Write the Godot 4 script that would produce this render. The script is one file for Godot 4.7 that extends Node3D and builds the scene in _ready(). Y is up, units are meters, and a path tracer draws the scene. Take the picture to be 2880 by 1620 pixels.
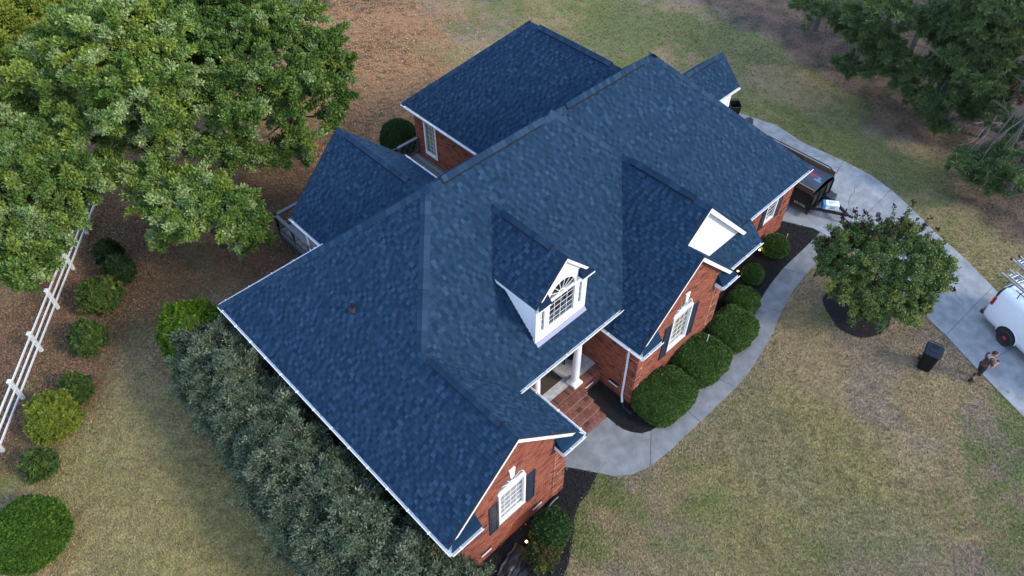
extends Node3D

# ---------------------------------------------------------------- camera numbers
const CAM := Vector3(-5.56, 24.04, 22.0)
const PITCH := 47.91
const YAW := -44.03
const FOCAL := 2138.4          # in pixels of a 2880 x 1620 picture

var rng := RandomNumberGenerator.new()
var off := Vector3.ZERO        # base of the thing that is being built in world coordinates
var used := {}
var M := {}
var T := {}
var noise := FastNoiseLite.new()
var noise_b := FastNoiseLite.new()

# a point of the place seen at a pixel (of a 2576 x 1449 picture), at height h above the ground
func at(px: float, py: float, h := 0.0) -> Vector3:
	var y := deg_to_rad(YAW)
	var p := deg_to_rad(PITCH)
	var fw := Vector3(-sin(y) * cos(p), -sin(p), -cos(y) * cos(p))
	var rt := Vector3(cos(y), 0, -sin(y))
	var up := rt.cross(fw)
	var d := fw * FOCAL + rt * (px * 1.118012 - 1440.0) - up * (py * 1.118012 - 810.0)
	return CAM + d * ((h - CAM.y) / d.y)

# ---------------------------------------------------------------- mesh builder
class Geo:
	var v := PackedVector3Array()
	var n := PackedVector3Array()
	var c := PackedColorArray()
	func vert(p: Vector3, nn: Vector3, col: Color) -> void:
		v.append(p); n.append(nn); c.append(col)
	# corners run counter-clockwise seen from outside
	func tri(a: Vector3, b: Vector3, d: Vector3, col := Color.WHITE) -> void:
		var nn := (b - a).cross(d - a)
		if nn.length_squared() < 1e-16: return
		nn = nn.normalized()
		v.append(a); v.append(d); v.append(b)
		for i in 3:
			n.append(nn); c.append(col)
	func quad(a: Vector3, b: Vector3, d: Vector3, e: Vector3, col := Color.WHITE) -> void:
		tri(a, b, d, col); tri(a, d, e, col)
	func smooth_quad(p: Array, nn: Array, col := Color.WHITE) -> void:
		for i in [0, 2, 1, 0, 3, 2]:
			vert(p[i], nn[i], col)
	func box(xf: Transform3D, s: Vector3, col := Color.WHITE) -> void:
		var h := s * 0.5
		var p := []
		for i in 8:
			p.append(xf * Vector3(h.x if i & 1 else -h.x, h.y if i & 2 else -h.y, h.z if i & 4 else -h.z))
		if xf.basis.determinant() < 0: return
		quad(p[4], p[5], p[7], p[6], col); quad(p[1], p[0], p[2], p[3], col)
		quad(p[5], p[1], p[3], p[7], col); quad(p[0], p[4], p[6], p[2], col)
		quad(p[6], p[7], p[3], p[2], col); quad(p[0], p[1], p[5], p[4], col)
	func bx(a: Vector3, b: Vector3, col := Color.WHITE) -> void:
		box(Transform3D(Basis(), (a + b) * 0.5), (b - a).abs(), col)
	# box with chamfered vertical and horizontal edges
	func cbox(xf: Transform3D, s: Vector3, ch: float, col := Color.WHITE) -> void:
		var x := s.x * 0.5
		var y := s.y * 0.5
		var z := s.z * 0.5
		ch = minf(ch, minf(x, minf(y, z)) * 0.9)
		var ring := func(w: float, dd: float, yy: float) -> Array:
			var k := minf(ch, minf(w, dd) * 0.9)
			var r := []
			for q in [Vector2(w, -dd + k), Vector2(w - k, -dd), Vector2(-w + k, -dd), Vector2(-w, -dd + k), Vector2(-w, dd - k), Vector2(-w + k, dd), Vector2(w - k, dd), Vector2(w, dd - k)]:
				r.append(xf * Vector3(q.x, yy, q.y))
			return r
		var rs := [ring.call(x - ch, z - ch, -y), ring.call(x, z, -y + ch), ring.call(x, z, y - ch), ring.call(x - ch, z - ch, y)]
		for k in 3:
			for i in 8:
				var j := (i + 1) % 8
				quad(rs[k][j], rs[k][i], rs[k + 1][i], rs[k + 1][j], col)
		for i in range(1, 7):
			tri(rs[3][0], rs[3][i], rs[3][i + 1], col)
			tri(rs[0][0], rs[0][i + 1], rs[0][i], col)
	# polygon in the xy plane of xf, from z = 0 to z = depth
	func poly(pts: PackedVector2Array, xf: Transform3D, depth: float, col := Color.WHITE, back := true) -> void:
		var pp := pts
		var ar := 0.0
		for i in pp.size(): ar += pp[i].cross(pp[(i + 1) % pp.size()])
		if ar < 0:
			pp = pp.duplicate(); pp.reverse()
		var t := Geometry2D.triangulate_polygon(pp)
		for i in range(0, t.size(), 3):
			var a := pp[t[i]]
			var b := pp[t[i + 1]]
			var d := pp[t[i + 2]]
			if (b - a).cross(d - a) < 0:
				var k := b; b = d; d = k
			tri(xf * Vector3(a.x, a.y, depth), xf * Vector3(b.x, b.y, depth), xf * Vector3(d.x, d.y, depth), col)
			if back: tri(xf * Vector3(a.x, a.y, 0), xf * Vector3(d.x, d.y, 0), xf * Vector3(b.x, b.y, 0), col)
		for i in pp.size():
			var a := pp[i]
			var b := pp[(i + 1) % pp.size()]
			quad(xf * Vector3(a.x, a.y, 0), xf * Vector3(b.x, b.y, 0), xf * Vector3(b.x, b.y, depth), xf * Vector3(a.x, a.y, depth), col)
	# convex prism: top ring counter-clockwise seen from above, and its bottom ring
	func slab(top: PackedVector3Array, bot: PackedVector3Array, col := Color.WHITE) -> void:
		var m := top.size()
		for i in range(1, m - 1):
			tri(top[0], top[i], top[i + 1], col)
		for i in m:
			var j := (i + 1) % m
			quad(bot[i], bot[j], top[j], top[i], col)
	func beam(a: Vector3, b: Vector3, w: float, h: float, col := Color.WHITE, up := Vector3.UP) -> void:
		var z := (b - a).normalized()
		if absf(z.dot(up)) > 0.98: up = Vector3.RIGHT if absf(z.x) < 0.9 else Vector3.UP
		var x := up.cross(z).normalized()
		var y := z.cross(x)
		box(Transform3D(Basis(x, y, z), (a + b) * 0.5), Vector3(w, h, a.distance_to(b)), col)
	func tube(path: Array, radii: Array, sides := 6, col := Color.WHITE, caps := true) -> void:
		var m := path.size()
		var rings := []
		var nors := []
		var ref := Vector3.UP
		for i in m:
			var z: Vector3 = (path[mini(i + 1, m - 1)] - path[maxi(i - 1, 0)]).normalized()
			if i == 0 and absf(z.dot(ref)) > 0.9: ref = Vector3.RIGHT
			var x := ref.cross(z).normalized()
			var y := z.cross(x).normalized()
			ref = y
			var r := []
			var q := []
			for k in sides:
				var a := TAU * k / sides
				var d := x * cos(a) + y * sin(a)
				r.append(path[i] + d * float(radii[i])); q.append(d)
			rings.append(r); nors.append(q)
		for i in m - 1:
			for k in sides:
				var j := (k + 1) % sides
				smooth_quad([rings[i][k], rings[i][j], rings[i + 1][j], rings[i + 1][k]], [nors[i][k], nors[i][j], nors[i + 1][j], nors[i + 1][k]], col)
		if caps:
			for k in range(1, sides - 1):
				tri(rings[0][0], rings[0][k + 1], rings[0][k], col)
				tri(rings[m - 1][0], rings[m - 1][k], rings[m - 1][k + 1], col)
	# profile of Vector2(radius, height)
	func lathe(xf: Transform3D, prof: Array, sides := 20, col := Color.WHITE) -> void:
		for i in prof.size() - 1:
			var a: Vector2 = prof[i]
			var b: Vector2 = prof[i + 1]
			var t := (b - a).normalized()
			for k in sides:
				var a0 := TAU * k / sides
				var a1 := TAU * (k + 1) / sides
				var d0 := Vector3(cos(a0), 0, -sin(a0))
				var d1 := Vector3(cos(a1), 0, -sin(a1))
				var n0 := (xf.basis * (d0 * t.y - Vector3.UP * t.x)).normalized()
				var n1 := (xf.basis * (d1 * t.y - Vector3.UP * t.x)).normalized()
				smooth_quad([xf * (d0 * a.x + Vector3.UP * a.y), xf * (d1 * a.x + Vector3.UP * a.y), xf * (d1 * b.x + Vector3.UP * b.y), xf * (d0 * b.x + Vector3.UP * b.y)], [n0, n1, n1, n0], col)
	func mesh(o := Vector3.ZERO) -> ArrayMesh:
		var a := []
		a.resize(Mesh.ARRAY_MAX)
		if o != Vector3.ZERO:
			var w := PackedVector3Array()
			w.resize(v.size())
			for i in v.size(): w[i] = v[i] - o
			a[Mesh.ARRAY_VERTEX] = w
		else:
			a[Mesh.ARRAY_VERTEX] = v
		a[Mesh.ARRAY_NORMAL] = n
		a[Mesh.ARRAY_COLOR] = c
		var m := ArrayMesh.new()
		m.add_surface_from_arrays(Mesh.PRIMITIVE_TRIANGLES, a)
		return m

# ---------------------------------------------------------------- nodes
func numbered(called: String) -> String:
	if not used.has(called):
		used[called] = 0
		return called
	used[called] += 1
	return "%s_%03d" % [called, used[called]]

func tag(o: Node, label: String, category: String, group := "", kind := "") -> void:
	o.set_meta("label", label); o.set_meta("category", category)
	if group != "": o.set_meta("group", group)
	if kind != "": o.set_meta("kind", kind)

func thing(called: String, label: String, category: String, pos := Vector3.ZERO, turn := 0.0, group := "") -> Node3D:
	var o := Node3D.new()
	o.name = numbered(called)
	add_child(o)
	o.position = pos
	o.rotation.y = turn
	tag(o, label, category, group)
	return o

func put(parent: Node, called: String, mesh: Mesh, m: Material, xf := Transform3D.IDENTITY) -> MeshInstance3D:
	var o := MeshInstance3D.new()
	o.name = called
	o.mesh = mesh
	o.material_override = m
	o.transform = xf
	parent.add_child(o, true)
	return o

func part(parent: Node, called: String, g: Geo, m: Material) -> MeshInstance3D:
	if g.v.is_empty(): return null
	return put(parent, called, g.mesh(off), m)

func sub(parent: Node, called: String) -> Node3D:
	var o := Node3D.new()
	o.name = called
	parent.add_child(o, true)
	return o

func structure(called: String, g: Geo, m: Material, label := "") -> MeshInstance3D:
	off = Vector3.ZERO
	var o := put(self, called, g.mesh(), m)
	o.set_meta("kind", "structure")
	if label != "": o.set_meta("label", label)
	return o

# ---------------------------------------------------------------- materials
func noise_tex(freq: float, lo: float, hi: float, seed_: int, size := 512, oct := 4, kind := FastNoiseLite.TYPE_SIMPLEX_SMOOTH) -> NoiseTexture2D:
	var f := FastNoiseLite.new()
	f.seed = seed_; f.frequency = freq; f.fractal_octaves = oct; f.noise_type = kind
	var t := NoiseTexture2D.new()
	t.width = size; t.height = size; t.seamless = true; t.noise = f
	var r := Gradient.new()
	r.set_color(0, Color(lo, lo, lo)); r.set_color(1, Color(hi, hi, hi))
	t.color_ramp = r
	return t

func bump_tex(freq: float, strength: float, seed_: int, size := 512) -> NoiseTexture2D:
	var f := FastNoiseLite.new()
	f.seed = seed_; f.frequency = freq; f.fractal_octaves = 4
	var t := NoiseTexture2D.new()
	t.width = size; t.height = size; t.seamless = true; t.noise = f
	t.as_normal_map = true; t.bump_strength = strength
	return t

# linear colour, from vertices when vc is set
func mat(col: Color, rough := 0.8, vc := false, tex: Texture2D = null, scale := 1.0, nrm: Texture2D = null, nstr := 1.0) -> StandardMaterial3D:
	var m := StandardMaterial3D.new()
	m.albedo_color = col.linear_to_srgb()
	m.roughness = rough
	m.vertex_color_use_as_albedo = vc
	if tex or nrm:
		m.uv1_triplanar = true
		m.uv1_world_triplanar = true
		m.uv1_scale = Vector3.ONE * scale
	if tex: m.albedo_texture = tex
	if nrm:
		m.normal_enabled = true; m.normal_texture = nrm; m.normal_scale = nstr
	return m

func make_materials() -> void:
	T.fine = noise_tex(0.09, 0.72, 1.0, 3)
	T.grain = noise_tex(0.25, 0.6, 1.0, 5, 512, 3)
	T.blotch = noise_tex(0.012, 0.8, 1.0, 8, 512, 5)
	T.soil = noise_tex(0.06, 0.62, 1.0, 12, 1024, 5)
	T.bump = bump_tex(0.08, 6.0, 4)
	T.bump2 = bump_tex(0.2, 5.0, 9)
	M.shingle = mat(Color(1, 1, 1), 0.82, true, T.grain, 3.1, T.bump2, 0.7)
	M.shingle.metallic_specular = 0.12
	M.underlay = mat(Color(0.012, 0.018, 0.03), 0.9)
	M.brick = mat(Color(1, 1, 1), 0.88, true, T.grain, 1.3, T.bump2, 0.4)
	M.mortar = mat(Color(0.42, 0.24, 0.15), 0.95, false, T.grain, 2.0)
	M.joint = mat(Color(0.55, 0.38, 0.25), 0.95)
	M.brickplain = mat(Color(0.3, 0.09, 0.055), 0.9, false, T.grain, 2.0)
	M.white = mat(Color(0.86, 0.86, 0.85), 0.5)
	M.trim = mat(Color(0.86, 0.86, 0.85), 0.45)
	M.gutter = mat(Color(0.8, 0.81, 0.82), 0.3)
	M.shutter = mat(Color(0.022, 0.032, 0.055), 0.5)
	M.black = mat(Color(0.012, 0.012, 0.013), 0.55)
	M.rubber = mat(Color(0.015, 0.015, 0.016), 0.75)
	M.concrete = mat(Color(1, 1, 1), 0.9, true, noise_tex(0.014, 0.78, 1.0, 21, 1024, 7), 0.10, T.bump2, 0.1)
	M.porch = mat(Color(0.56, 0.56, 0.56), 0.8, false, T.blotch, 0.7)
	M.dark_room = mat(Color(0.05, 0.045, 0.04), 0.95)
	M.blind = mat(Color(0.84, 0.85, 0.86), 0.6)
	M.blind_reflection = mat(Color(0.52, 0.47, 0.3), 0.7)  # yellow-green reflection on the glass, put into a blind colour
	M.leaf = mat(Color(1, 1, 1), 0.6, true)
	M.leaf.metallic_specular = 0.3
	M.leaf.backlight_enabled = true
	M.leaf.backlight = Color(0.3, 0.34, 0.1)
	M.needle = mat(Color(1, 1, 1), 0.7, true)
	M.bark = mat(Color(1, 1, 1), 0.95, true, T.fine, 3.0, T.bump, 1.0)
	M.litter = mat(Color(1, 1, 1), 0.8, true)
	M.mulch = mat(Color(0.011, 0.010, 0.011), 0.95, false, T.fine, 1.6, T.bump, 1.5)
	M.chip = mat(Color(1, 1, 1), 0.9, true)
	M.ground = mat(Color(1, 1, 1), 0.97, true, T.soil, 0.37, T.bump, 0.8)
	M.paint = mat(Color(1, 1, 1), 0.5, true)
	M.deckwood = mat(Color(1, 1, 1), 0.9, true, T.fine, 3.0)
	M.fence = mat(Color(0.78, 0.79, 0.8), 0.5, false, T.blotch, 1.5)
	M.glass = StandardMaterial3D.new()
	M.glass.albedo_color = Color(0.05, 0.06, 0.07, 0.15)
	M.glass.transparency = BaseMaterial3D.TRANSPARENCY_ALPHA
	M.glass.roughness = 0.03
	M.glass.metallic_specular = 0.5
	M.cast = mat(Color(1, 1, 1), 0.35, true)
	M.van = mat(Color(0.74, 0.77, 0.8), 0.22)
	M.van.clearcoat_enabled = true
	M.van.clearcoat = 0.6
	M.alu = mat(Color(0.62, 0.64, 0.66), 0.35)
	M.alu.metallic = 0.8
	M.cloth = mat(Color(1, 1, 1), 0.9, true)

func _ready() -> void:
	rng.seed = 77
	noise.seed = 5; noise.frequency = 0.11; noise.fractal_octaves = 4
	noise_b.seed = 9; noise_b.frequency = 0.6; noise_b.fractal_octaves = 3
	var cam := Camera3D.new()
	cam.name = "camera"
	cam.position = CAM
	cam.rotation_degrees = Vector3(-PITCH, YAW, 0)
	cam.fov = rad_to_deg(2.0 * atan(810.0 / FOCAL))
	cam.near = 0.1
	cam.far = 600
	add_child(cam)
	cam.current = true
	var env := Environment.new()
	env.background_mode = Environment.BG_SKY
	var sm := ProceduralSkyMaterial.new()
	sm.sky_top_color = Color(0.60, 0.70, 0.86)
	sm.sky_horizon_color = Color(0.74, 0.80, 0.88)
	sm.sky_curve = 0.25
	sm.sky_energy_multiplier = 1.0
	sm.ground_bottom_color = Color(0.2, 0.2, 0.15)
	sm.ground_horizon_color = Color(0.55, 0.58, 0.6)
	sm.sun_angle_max = 40
	env.sky = Sky.new()
	env.sky.sky_material = sm
	env.tonemap_mode = Environment.TONE_MAPPER_LINEAR
	env.tonemap_exposure = 2.75
	env.ambient_light_source = Environment.AMBIENT_SOURCE_SKY
	env.sdfgi_enabled = true
	env.ssao_enabled = true
	env.ssil_enabled = true
	var we := WorldEnvironment.new()
	we.name = "world_environment"
	we.environment = env
	add_child(we)
	var sun := DirectionalLight3D.new()
	sun.name = "sun"
	sun.light_energy = 0.42
	sun.light_color = Color(1.0, 0.96, 0.9)
	sun.light_angular_distance = 14
	sun.shadow_enabled = true
	add_child(sun)
	sun.look_at_from_position(Vector3.ZERO, -Vector3(0.42, 0.70, 1.0), Vector3.UP)
	make_materials()
	build_ground()
	build_house()
	build_yard()
	build_plants()
	build_people()

# ================================================================ the house
const HE := 3.51
var house: Node3D
var roof: Node3D
var tabs := []
var brick_list := []
const TAB_COLS := [Color(0.0250, 0.057, 0.106), Color(0.031, 0.070, 0.131), Color(0.038, 0.083, 0.150), Color(0.048, 0.100, 0.174), Color(0.0215, 0.050, 0.094), Color(0.0265, 0.060, 0.110), Color(0.037, 0.077, 0.132)]

func ccw(p: PackedVector2Array) -> PackedVector2Array:
	var ar := 0.0
	for i in p.size(): ar += p[i].cross(p[(i + 1) % p.size()])
	if ar < 0:
		p = p.duplicate()
		p.reverse()
	return p

# roof plane y = a x + b z + c over a plan outline of Vector2(x, z)
func roof_plane(plan: Array, a: float, b: float, c: float, sheet: Geo, course := 0.142) -> void:
	var grad := Vector2(a, b)
	var gl := grad.length()
	var gd := grad / gl
	var V := Vector3(gd.x, gl, gd.y).normalized()
	var N := Vector3(-a, 1, -b).normalized()
	var U := V.cross(N)
	var p0: Vector2 = plan[0]
	var O := Vector3(p0.x, a * p0.x + b * p0.y + c, p0.y)
	var uv := PackedVector2Array()
	var lo := Vector2(1e9, 1e9)
	var hi := Vector2(-1e9, -1e9)
	for q: Vector2 in plan:
		var d := Vector3(q.x, a * q.x + b * q.y + c, q.y) - O
		var w := Vector2(d.dot(U), d.dot(V))
		uv.append(w); lo = lo.min(w); hi = hi.max(w)
	uv = ccw(uv)
	# the deck under the shingles
	var xf := Transform3D(Basis(U, V, N), O - N * 0.1)
	sheet.poly(uv, xf, 0.098)
	var row := 0
	var v := lo.y - 0.02
	while v < hi.y:
		var u := lo.x - rng.randf() * 0.25
		var run := 0
		var tooth := rng.randf() < 0.5
		while u < hi.x:
			var w := rng.randf_range(0.09, 0.19)
			var r := PackedVector2Array([Vector2(u, v), Vector2(u + w, v), Vector2(u + w, v + course), Vector2(u, v + course)])
			var got := Geometry2D.intersect_polygons(r, uv)
			if rng.randf() < 0.86: tooth = not tooth
			run = [1, 2, 1, 6, 2, 3][rng.randi() % 6] if tooth else [0, 4, 5, 0, 5, 1][rng.randi() % 6]
			var t := 0.012 + (0.011 if tooth else 0.0) + rng.randf() * 0.003
			var k := rng.randf_range(0.92, 1.09)
			var col: Color = TAB_COLS[run]
			col = Color(col.r * k, col.g * k, col.b * k)
			for q: PackedVector2Array in got:
				q = ccw(q)
				if q.size() < 3: continue
				var top := PackedVector3Array()
				var bot := PackedVector3Array()
				var mid := Vector3.ZERO
				for s in q:
					var h := lerpf(t, 0.002, clampf((s.y - v) / course, 0, 1))
					var pt := O + U * s.x + V * s.y
					top.append(pt + N * h); bot.append(pt - N * 0.001)
					mid += pt
				mid /= q.size()
				var dist := mid.distance_to(CAM)
				if N.dot(CAM - mid) < 0 or q.size() != 4: dist += 1000.0
				tabs.append([dist, top, bot, col])
			u += w
		v += course
		row += 1

# folded cap shingles laid along a ridge or hip; n1, n2 are the normals of its two planes
func cap_line(a: Vector3, b: Vector3, n1: Vector3, n2: Vector3, vent := false, half := 0.19, start := 0.0, stop := 0.0) -> void:
	var t := (b - a).normalized()
	var L := a.distance_to(b)
	var d1 := t.cross(n1).normalized()
	if d1.y > 0: d1 = -d1
	var d2 := t.cross(n2).normalized()
	if d2.y > 0: d2 = -d2
	var nn := (n1 + n2).normalized()
	if (d1.cross(t)).dot(nn) < 0:
		var k := d1; d1 = d2; d2 = k
	# a cap in its own frame: origin on the line, z along it
	var variants := []
	for vv in 5:
		var g := Geo.new()
		var len := 0.30
		var th := 0.016
		var col: Color = [Color(0.038, 0.078, 0.137), Color(0.031, 0.065, 0.118), Color(0.045, 0.090, 0.152), Color(0.035, 0.073, 0.130), Color(0.050, 0.098, 0.164)][vv]
		var crown := nn * 0.02
		for e in [0, 1]:
			pass
		var ring := func(z: float, lift: float) -> Array:
			var o := t * z + nn * lift
			return [o + d1 * half, o + d1 * half * 0.35 + crown * 0.4, o + crown, o + d2 * half * 0.35 + crown * 0.4, o + d2 * half]
		var f: Array = ring.call(0.0, 0.024)
		var k2: Array = ring.call(len, 0.003)
		var f0: Array = ring.call(0.0, 0.024 - th)
		for i in 4:
			g.quad(f[i], k2[i], k2[i + 1], f[i + 1], col)
			g.quad(f[i + 1], f0[i + 1], f0[i], f[i], col)
		g.quad(f[0], f0[0], k2[0], k2[0], col)
		g.quad(k2[4], k2[4], f0[4], f[4], col)
		variants.append(g.mesh())
	var s := start
	while s < L - stop - 0.1:
		var lift := 0.012
		if vent and s > 0.55 and s < L - 0.75: lift = 0.095
		put(roof, "ridge_cap", variants[rng.randi() % 5], M.shingle, Transform3D(Basis(), a + t * s + nn * lift - off))
		s += 0.205
	if vent:
		var g := Geo.new()
		var va := a + t * 0.6
		var vb := b - t * 0.6
		var w := half - 0.012
		var ring2 := func(o: Vector3) -> Array:
			return [o + d1 * w, o + d1 * w + nn * 0.097, o + nn * 0.101, o + d2 * w + nn * 0.097, o + d2 * w]
		var ra: Array = ring2.call(va)
		var rb: Array = ring2.call(vb)
		for i in 4: g.quad(ra[i], rb[i], rb[i + 1], ra[i + 1])
		g.tri(ra[0], ra[1], ra[2]); g.tri(ra[0], ra[2], ra[4]); g.tri(ra[2], ra[3], ra[4])
		g.tri(rb[0], rb[2], rb[1]); g.tri(rb[0], rb[4], rb[2]); g.tri(rb[2], rb[4], rb[3])
		part(roof, "ridge_vent", g, M.black)

# white gutter with hangers along an eave; out points away from the house
func gutter(a: Vector3, b: Vector3, out: Vector3, fascia := 0.2, soffit := 0.4) -> void:
	var t := (b - a).normalized()
	var L := a.distance_to(b)
	var g := Geo.new()
	var xf := Transform3D(Basis(out, Vector3.UP, t), a) if out.cross(Vector3.UP).dot(t) > 0 else Transform3D(Basis(out, Vector3.UP, -t), b)
	var o := PackedVector2Array([Vector2(0, -0.13), Vector2(0.085, -0.13), Vector2(0.12, -0.06), Vector2(0.12, -0.015), Vector2(0.135, -0.005), Vector2(0.135, 0.005), Vector2(0.112, 0.005), Vector2(0.108, -0.055), Vector2(0.08, -0.118), Vector2(0.01, -0.118), Vector2(0.01, 0.0), Vector2(0, 0.0)])
	var w := PackedVector2Array()
	for q in o: w.append(Vector2(q.x * 0.85, q.y) + Vector2(-0.02, -0.012))
	g.poly(w, xf, L)
	part(house, "gutter", g, M.gutter)
	var h := Geo.new()
	var s := 0.3
	while s < L - 0.05:
		h.bx(Vector3.ZERO, Vector3.ZERO)
		h.box(Transform3D(Basis(out, Vector3.UP, out.cross(Vector3.UP)), a + t * s + out * 0.04 + Vector3.UP * 0.002), Vector3(0.16, 0.012, 0.03))
		s += 0.95
	part(house, "gutter_hangers", h, M.gutter)
	var f := Geo.new()
	f.box(Transform3D(Basis(out, Vector3.UP, out.cross(Vector3.UP)), (a + b) * 0.5 - out * 0.035 - Vector3.UP * (0.02 + fascia * 0.5)), Vector3(0.03, fascia, L - 0.004))
	if soffit > 0:
		f.box(Transform3D(Basis(out, Vector3.UP, out.cross(Vector3.UP)), (a + b) * 0.5 - out * (0.05 + soffit * 0.5) - Vector3.UP * (fascia + 0.01)), Vector3(soffit, 0.02, L - 0.006))
	part(house, "fascia", f, M.trim)

# white board along a gable rake, front face towards +dir
func rake(e: Vector3, p: Vector3, dir: Vector3, h := 0.21, th := 0.045, deep := 0.17) -> void:
	var g := Geo.new()
	var run := Vector2(0, 0)
	var u := Vector3(p.x - e.x, 0, p.z - e.z)
	var l := u.length()
	u /= l
	var xf := Transform3D(Basis(u, Vector3.UP, u.cross(Vector3.UP)), e)
	var d := 1.0 if u.cross(Vector3.UP).dot(dir) > 0 else -1.0
	if d < 0:
		xf = Transform3D(Basis(-u, Vector3.UP, (-u).cross(Vector3.UP)), e)
	var sx := 1.0 if d > 0 else -1.0
	var rise := p.y - e.y
	var q := PackedVector2Array([Vector2(0, -0.015), Vector2(sx * l, rise - 0.015), Vector2(sx * l, rise - h), Vector2(0, -h)])
	g.poly(q, xf, th)
	# soffit board behind it
	var x2 := xf
	x2.origin -= dir * deep
	g.poly(PackedVector2Array([Vector2(0, -0.1), Vector2(sx * l, rise - 0.1), Vector2(sx * l, rise - 0.14), Vector2(0, -0.14)]), x2, deep - 0.002)
	part(house, "rake_board", g, M.trim)
	# dark drip edge and shingle overhang on top
	var k := Geo.new()
	k.poly(PackedVector2Array([Vector2(0, -0.012), Vector2(sx * l, rise - 0.012), Vector2(sx * l, rise + 0.012), Vector2(0, 0.012)]), xf, th + 0.02)
	part(roof, "starter_strip", k, M.underlay)

# ---------------------------------------------------------------- brickwork
const BRICK_COLS := [Color(0.50, 0.140, 0.074), Color(0.44, 0.118, 0.064), Color(0.54, 0.165, 0.088), Color(0.40, 0.104, 0.060), Color(0.52, 0.150, 0.078), Color(0.30, 0.088, 0.060), Color(0.46, 0.136, 0.080)]
const STEP_COLS := [Color(0.34, 0.125, 0.090), Color(0.30, 0.110, 0.085), Color(0.38, 0.150, 0.110), Color(0.26, 0.095, 0.075), Color(0.33, 0.135, 0.105), Color(0.12, 0.055, 0.055), Color(0.36, 0.140, 0.095)]

func brick_wall(called: String, origin: Vector3, u: Vector3, outline: Array, holes := [], quoins := [], thick := 0.2) -> Node3D:
	var n := u.cross(Vector3.UP)
	var xf := Transform3D(Basis(u, Vector3.UP, n), origin)
	var pl := ccw(PackedVector2Array(outline))
	var body := Geo.new()
	var bx := xf
	bx.origin -= n * thick
	# split round the openings so that every piece is simple
	var cuts := [-100.0]
	var lo := 1e9
	for q in pl: lo = minf(lo, q.x)
	for h in holes:
		var a := 1e9
		var b := -1e9
		for q: Vector2 in h:
			a = minf(a, q.x); b = maxf(b, q.x)
		cuts.append(a); cuts.append(b)
	cuts.append(100.0)
	cuts.sort()
	for i in cuts.size() - 1:
		var x0: float = cuts[i]
		var x1: float = cuts[i + 1]
		if x1 - x0 < 0.001: continue
		var strip := PackedVector2Array([Vector2(x0, -10), Vector2(x1, -10), Vector2(x1, 50), Vector2(x0, 50)])
		for piece in Geometry2D.intersect_polygons(pl, strip):
			var rest := [piece]
			for h in holes:
				var nx := []
				for r in rest: nx.append_array(Geometry2D.clip_polygons(r, PackedVector2Array(h)))
				rest = nx
			for r in rest: body.poly(r, bx, thick)
	var wall := part(house, called, body, M.mortar)
	var hi := Vector2(-1e9, -1e9)
	var l2 := Vector2(1e9, 1e9)
	for q in pl:
		hi = hi.max(q); l2 = l2.min(q)
	var row := 0
	var y := l2.y
	while y < hi.y:
		var x := l2.x - (0.107 if row % 2 else 0.0)
		while x < hi.x:
			var r := PackedVector2Array([Vector2(x, y), Vector2(x + 0.203, y), Vector2(x + 0.203, y + 0.066), Vector2(x, y + 0.066)])
			var got := [r]
			var mid := Vector2(x + 0.1, y + 0.033)
			var nx := []
			for q in got: nx.append_array(Geometry2D.intersect_polygons(q, pl))
			got = nx
			for h in holes:
				nx = []
				for q in got: nx.append_array(Geometry2D.clip_polygons(q, PackedVector2Array(h)))
				got = nx
			var d := 0.009
			for z in quoins:
				if mid.x > z.x and mid.x < z.y and row % 7 < 6: d = 0.03
			var col: Color = BRICK_COLS[rng.randi() % 7]
			if rng.randf() < 0.05: col = Color(0.13, 0.05, 0.042)
			var k := rng.randf_range(0.85, 1.15)
			col = Color(col.r * k, col.g * k, col.b * k)
			for q: PackedVector2Array in got:
				if q.size() < 3: continue
				var c3 := xf * Vector3(mid.x, mid.y, 0)
				brick_list.append([c3.distance_to(CAM) + (0.0 if q.size() == 4 else 1000.0) + (0.0 if n.dot(CAM - c3) > 0 else 1000.0), q, xf, d, col, wall])
			x += 0.213
		y += 0.0758
		row += 1
	return wall

func finish_bricks() -> void:
	brick_list.sort_custom(func(p, q): return p[0] < q[0])
	var rest := {}
	for i in brick_list.size():
		var b = brick_list[i]
		var g: Geo
		if i < 290:
			g = Geo.new()
		else:
			if not rest.has(b[5]): rest[b[5]] = Geo.new()
			g = rest[b[5]]
		g.poly(b[1], b[2], b[3], b[4], false)
		if i < 290: part(b[5], "brick", g, M.brick)
	for w in rest:
		var o := part(w, "brickwork", rest[w], M.brick)
		if o: o.set_meta("kind", "stuff")

func finish_shingles() -> void:
	tabs.sort_custom(func(p, q): return p[0] < q[0])
	var g := Geo.new()
	for i in tabs.size():
		var t = tabs[i]
		if i < 290:
			var s := Geo.new()
			s.slab(t[1], t[2], t[3])
			part(roof, "shingle", s, M.shingle)
		else:
			g.slab(t[1], t[2], t[3])
	var o := part(roof, "shingles", g, M.shingle)
	o.set_meta("kind", "stuff")
	print("tabs ", tabs.size(), " bricks ", brick_list.size())

# ---------------------------------------------------------------- windows
func arc(cx: float, y0: float, a: float, b: float, from := 0.0, to := PI, n := 14) -> Array:
	var r := []
	for i in n + 1:
		var t := lerpf(from, to, float(i) / n)
		r.append(Vector2(cx + a * cos(t), y0 + b * sin(t)))
	return r

# opening: rectangle x0..x1, y0..ys, with an elliptic arch of rise b above when b > 0
func opening(x0: float, x1: float, y0: float, ys: float, b := 0.0) -> Array:
	if b <= 0: return [Vector2(x0, y0), Vector2(x1, y0), Vector2(x1, ys), Vector2(x0, ys)]
	var r := [Vector2(x0, y0), Vector2(x1, y0)]
	r.append_array(arc((x0 + x1) * 0.5, ys, (x1 - x0) * 0.5, b))
	return r

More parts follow.
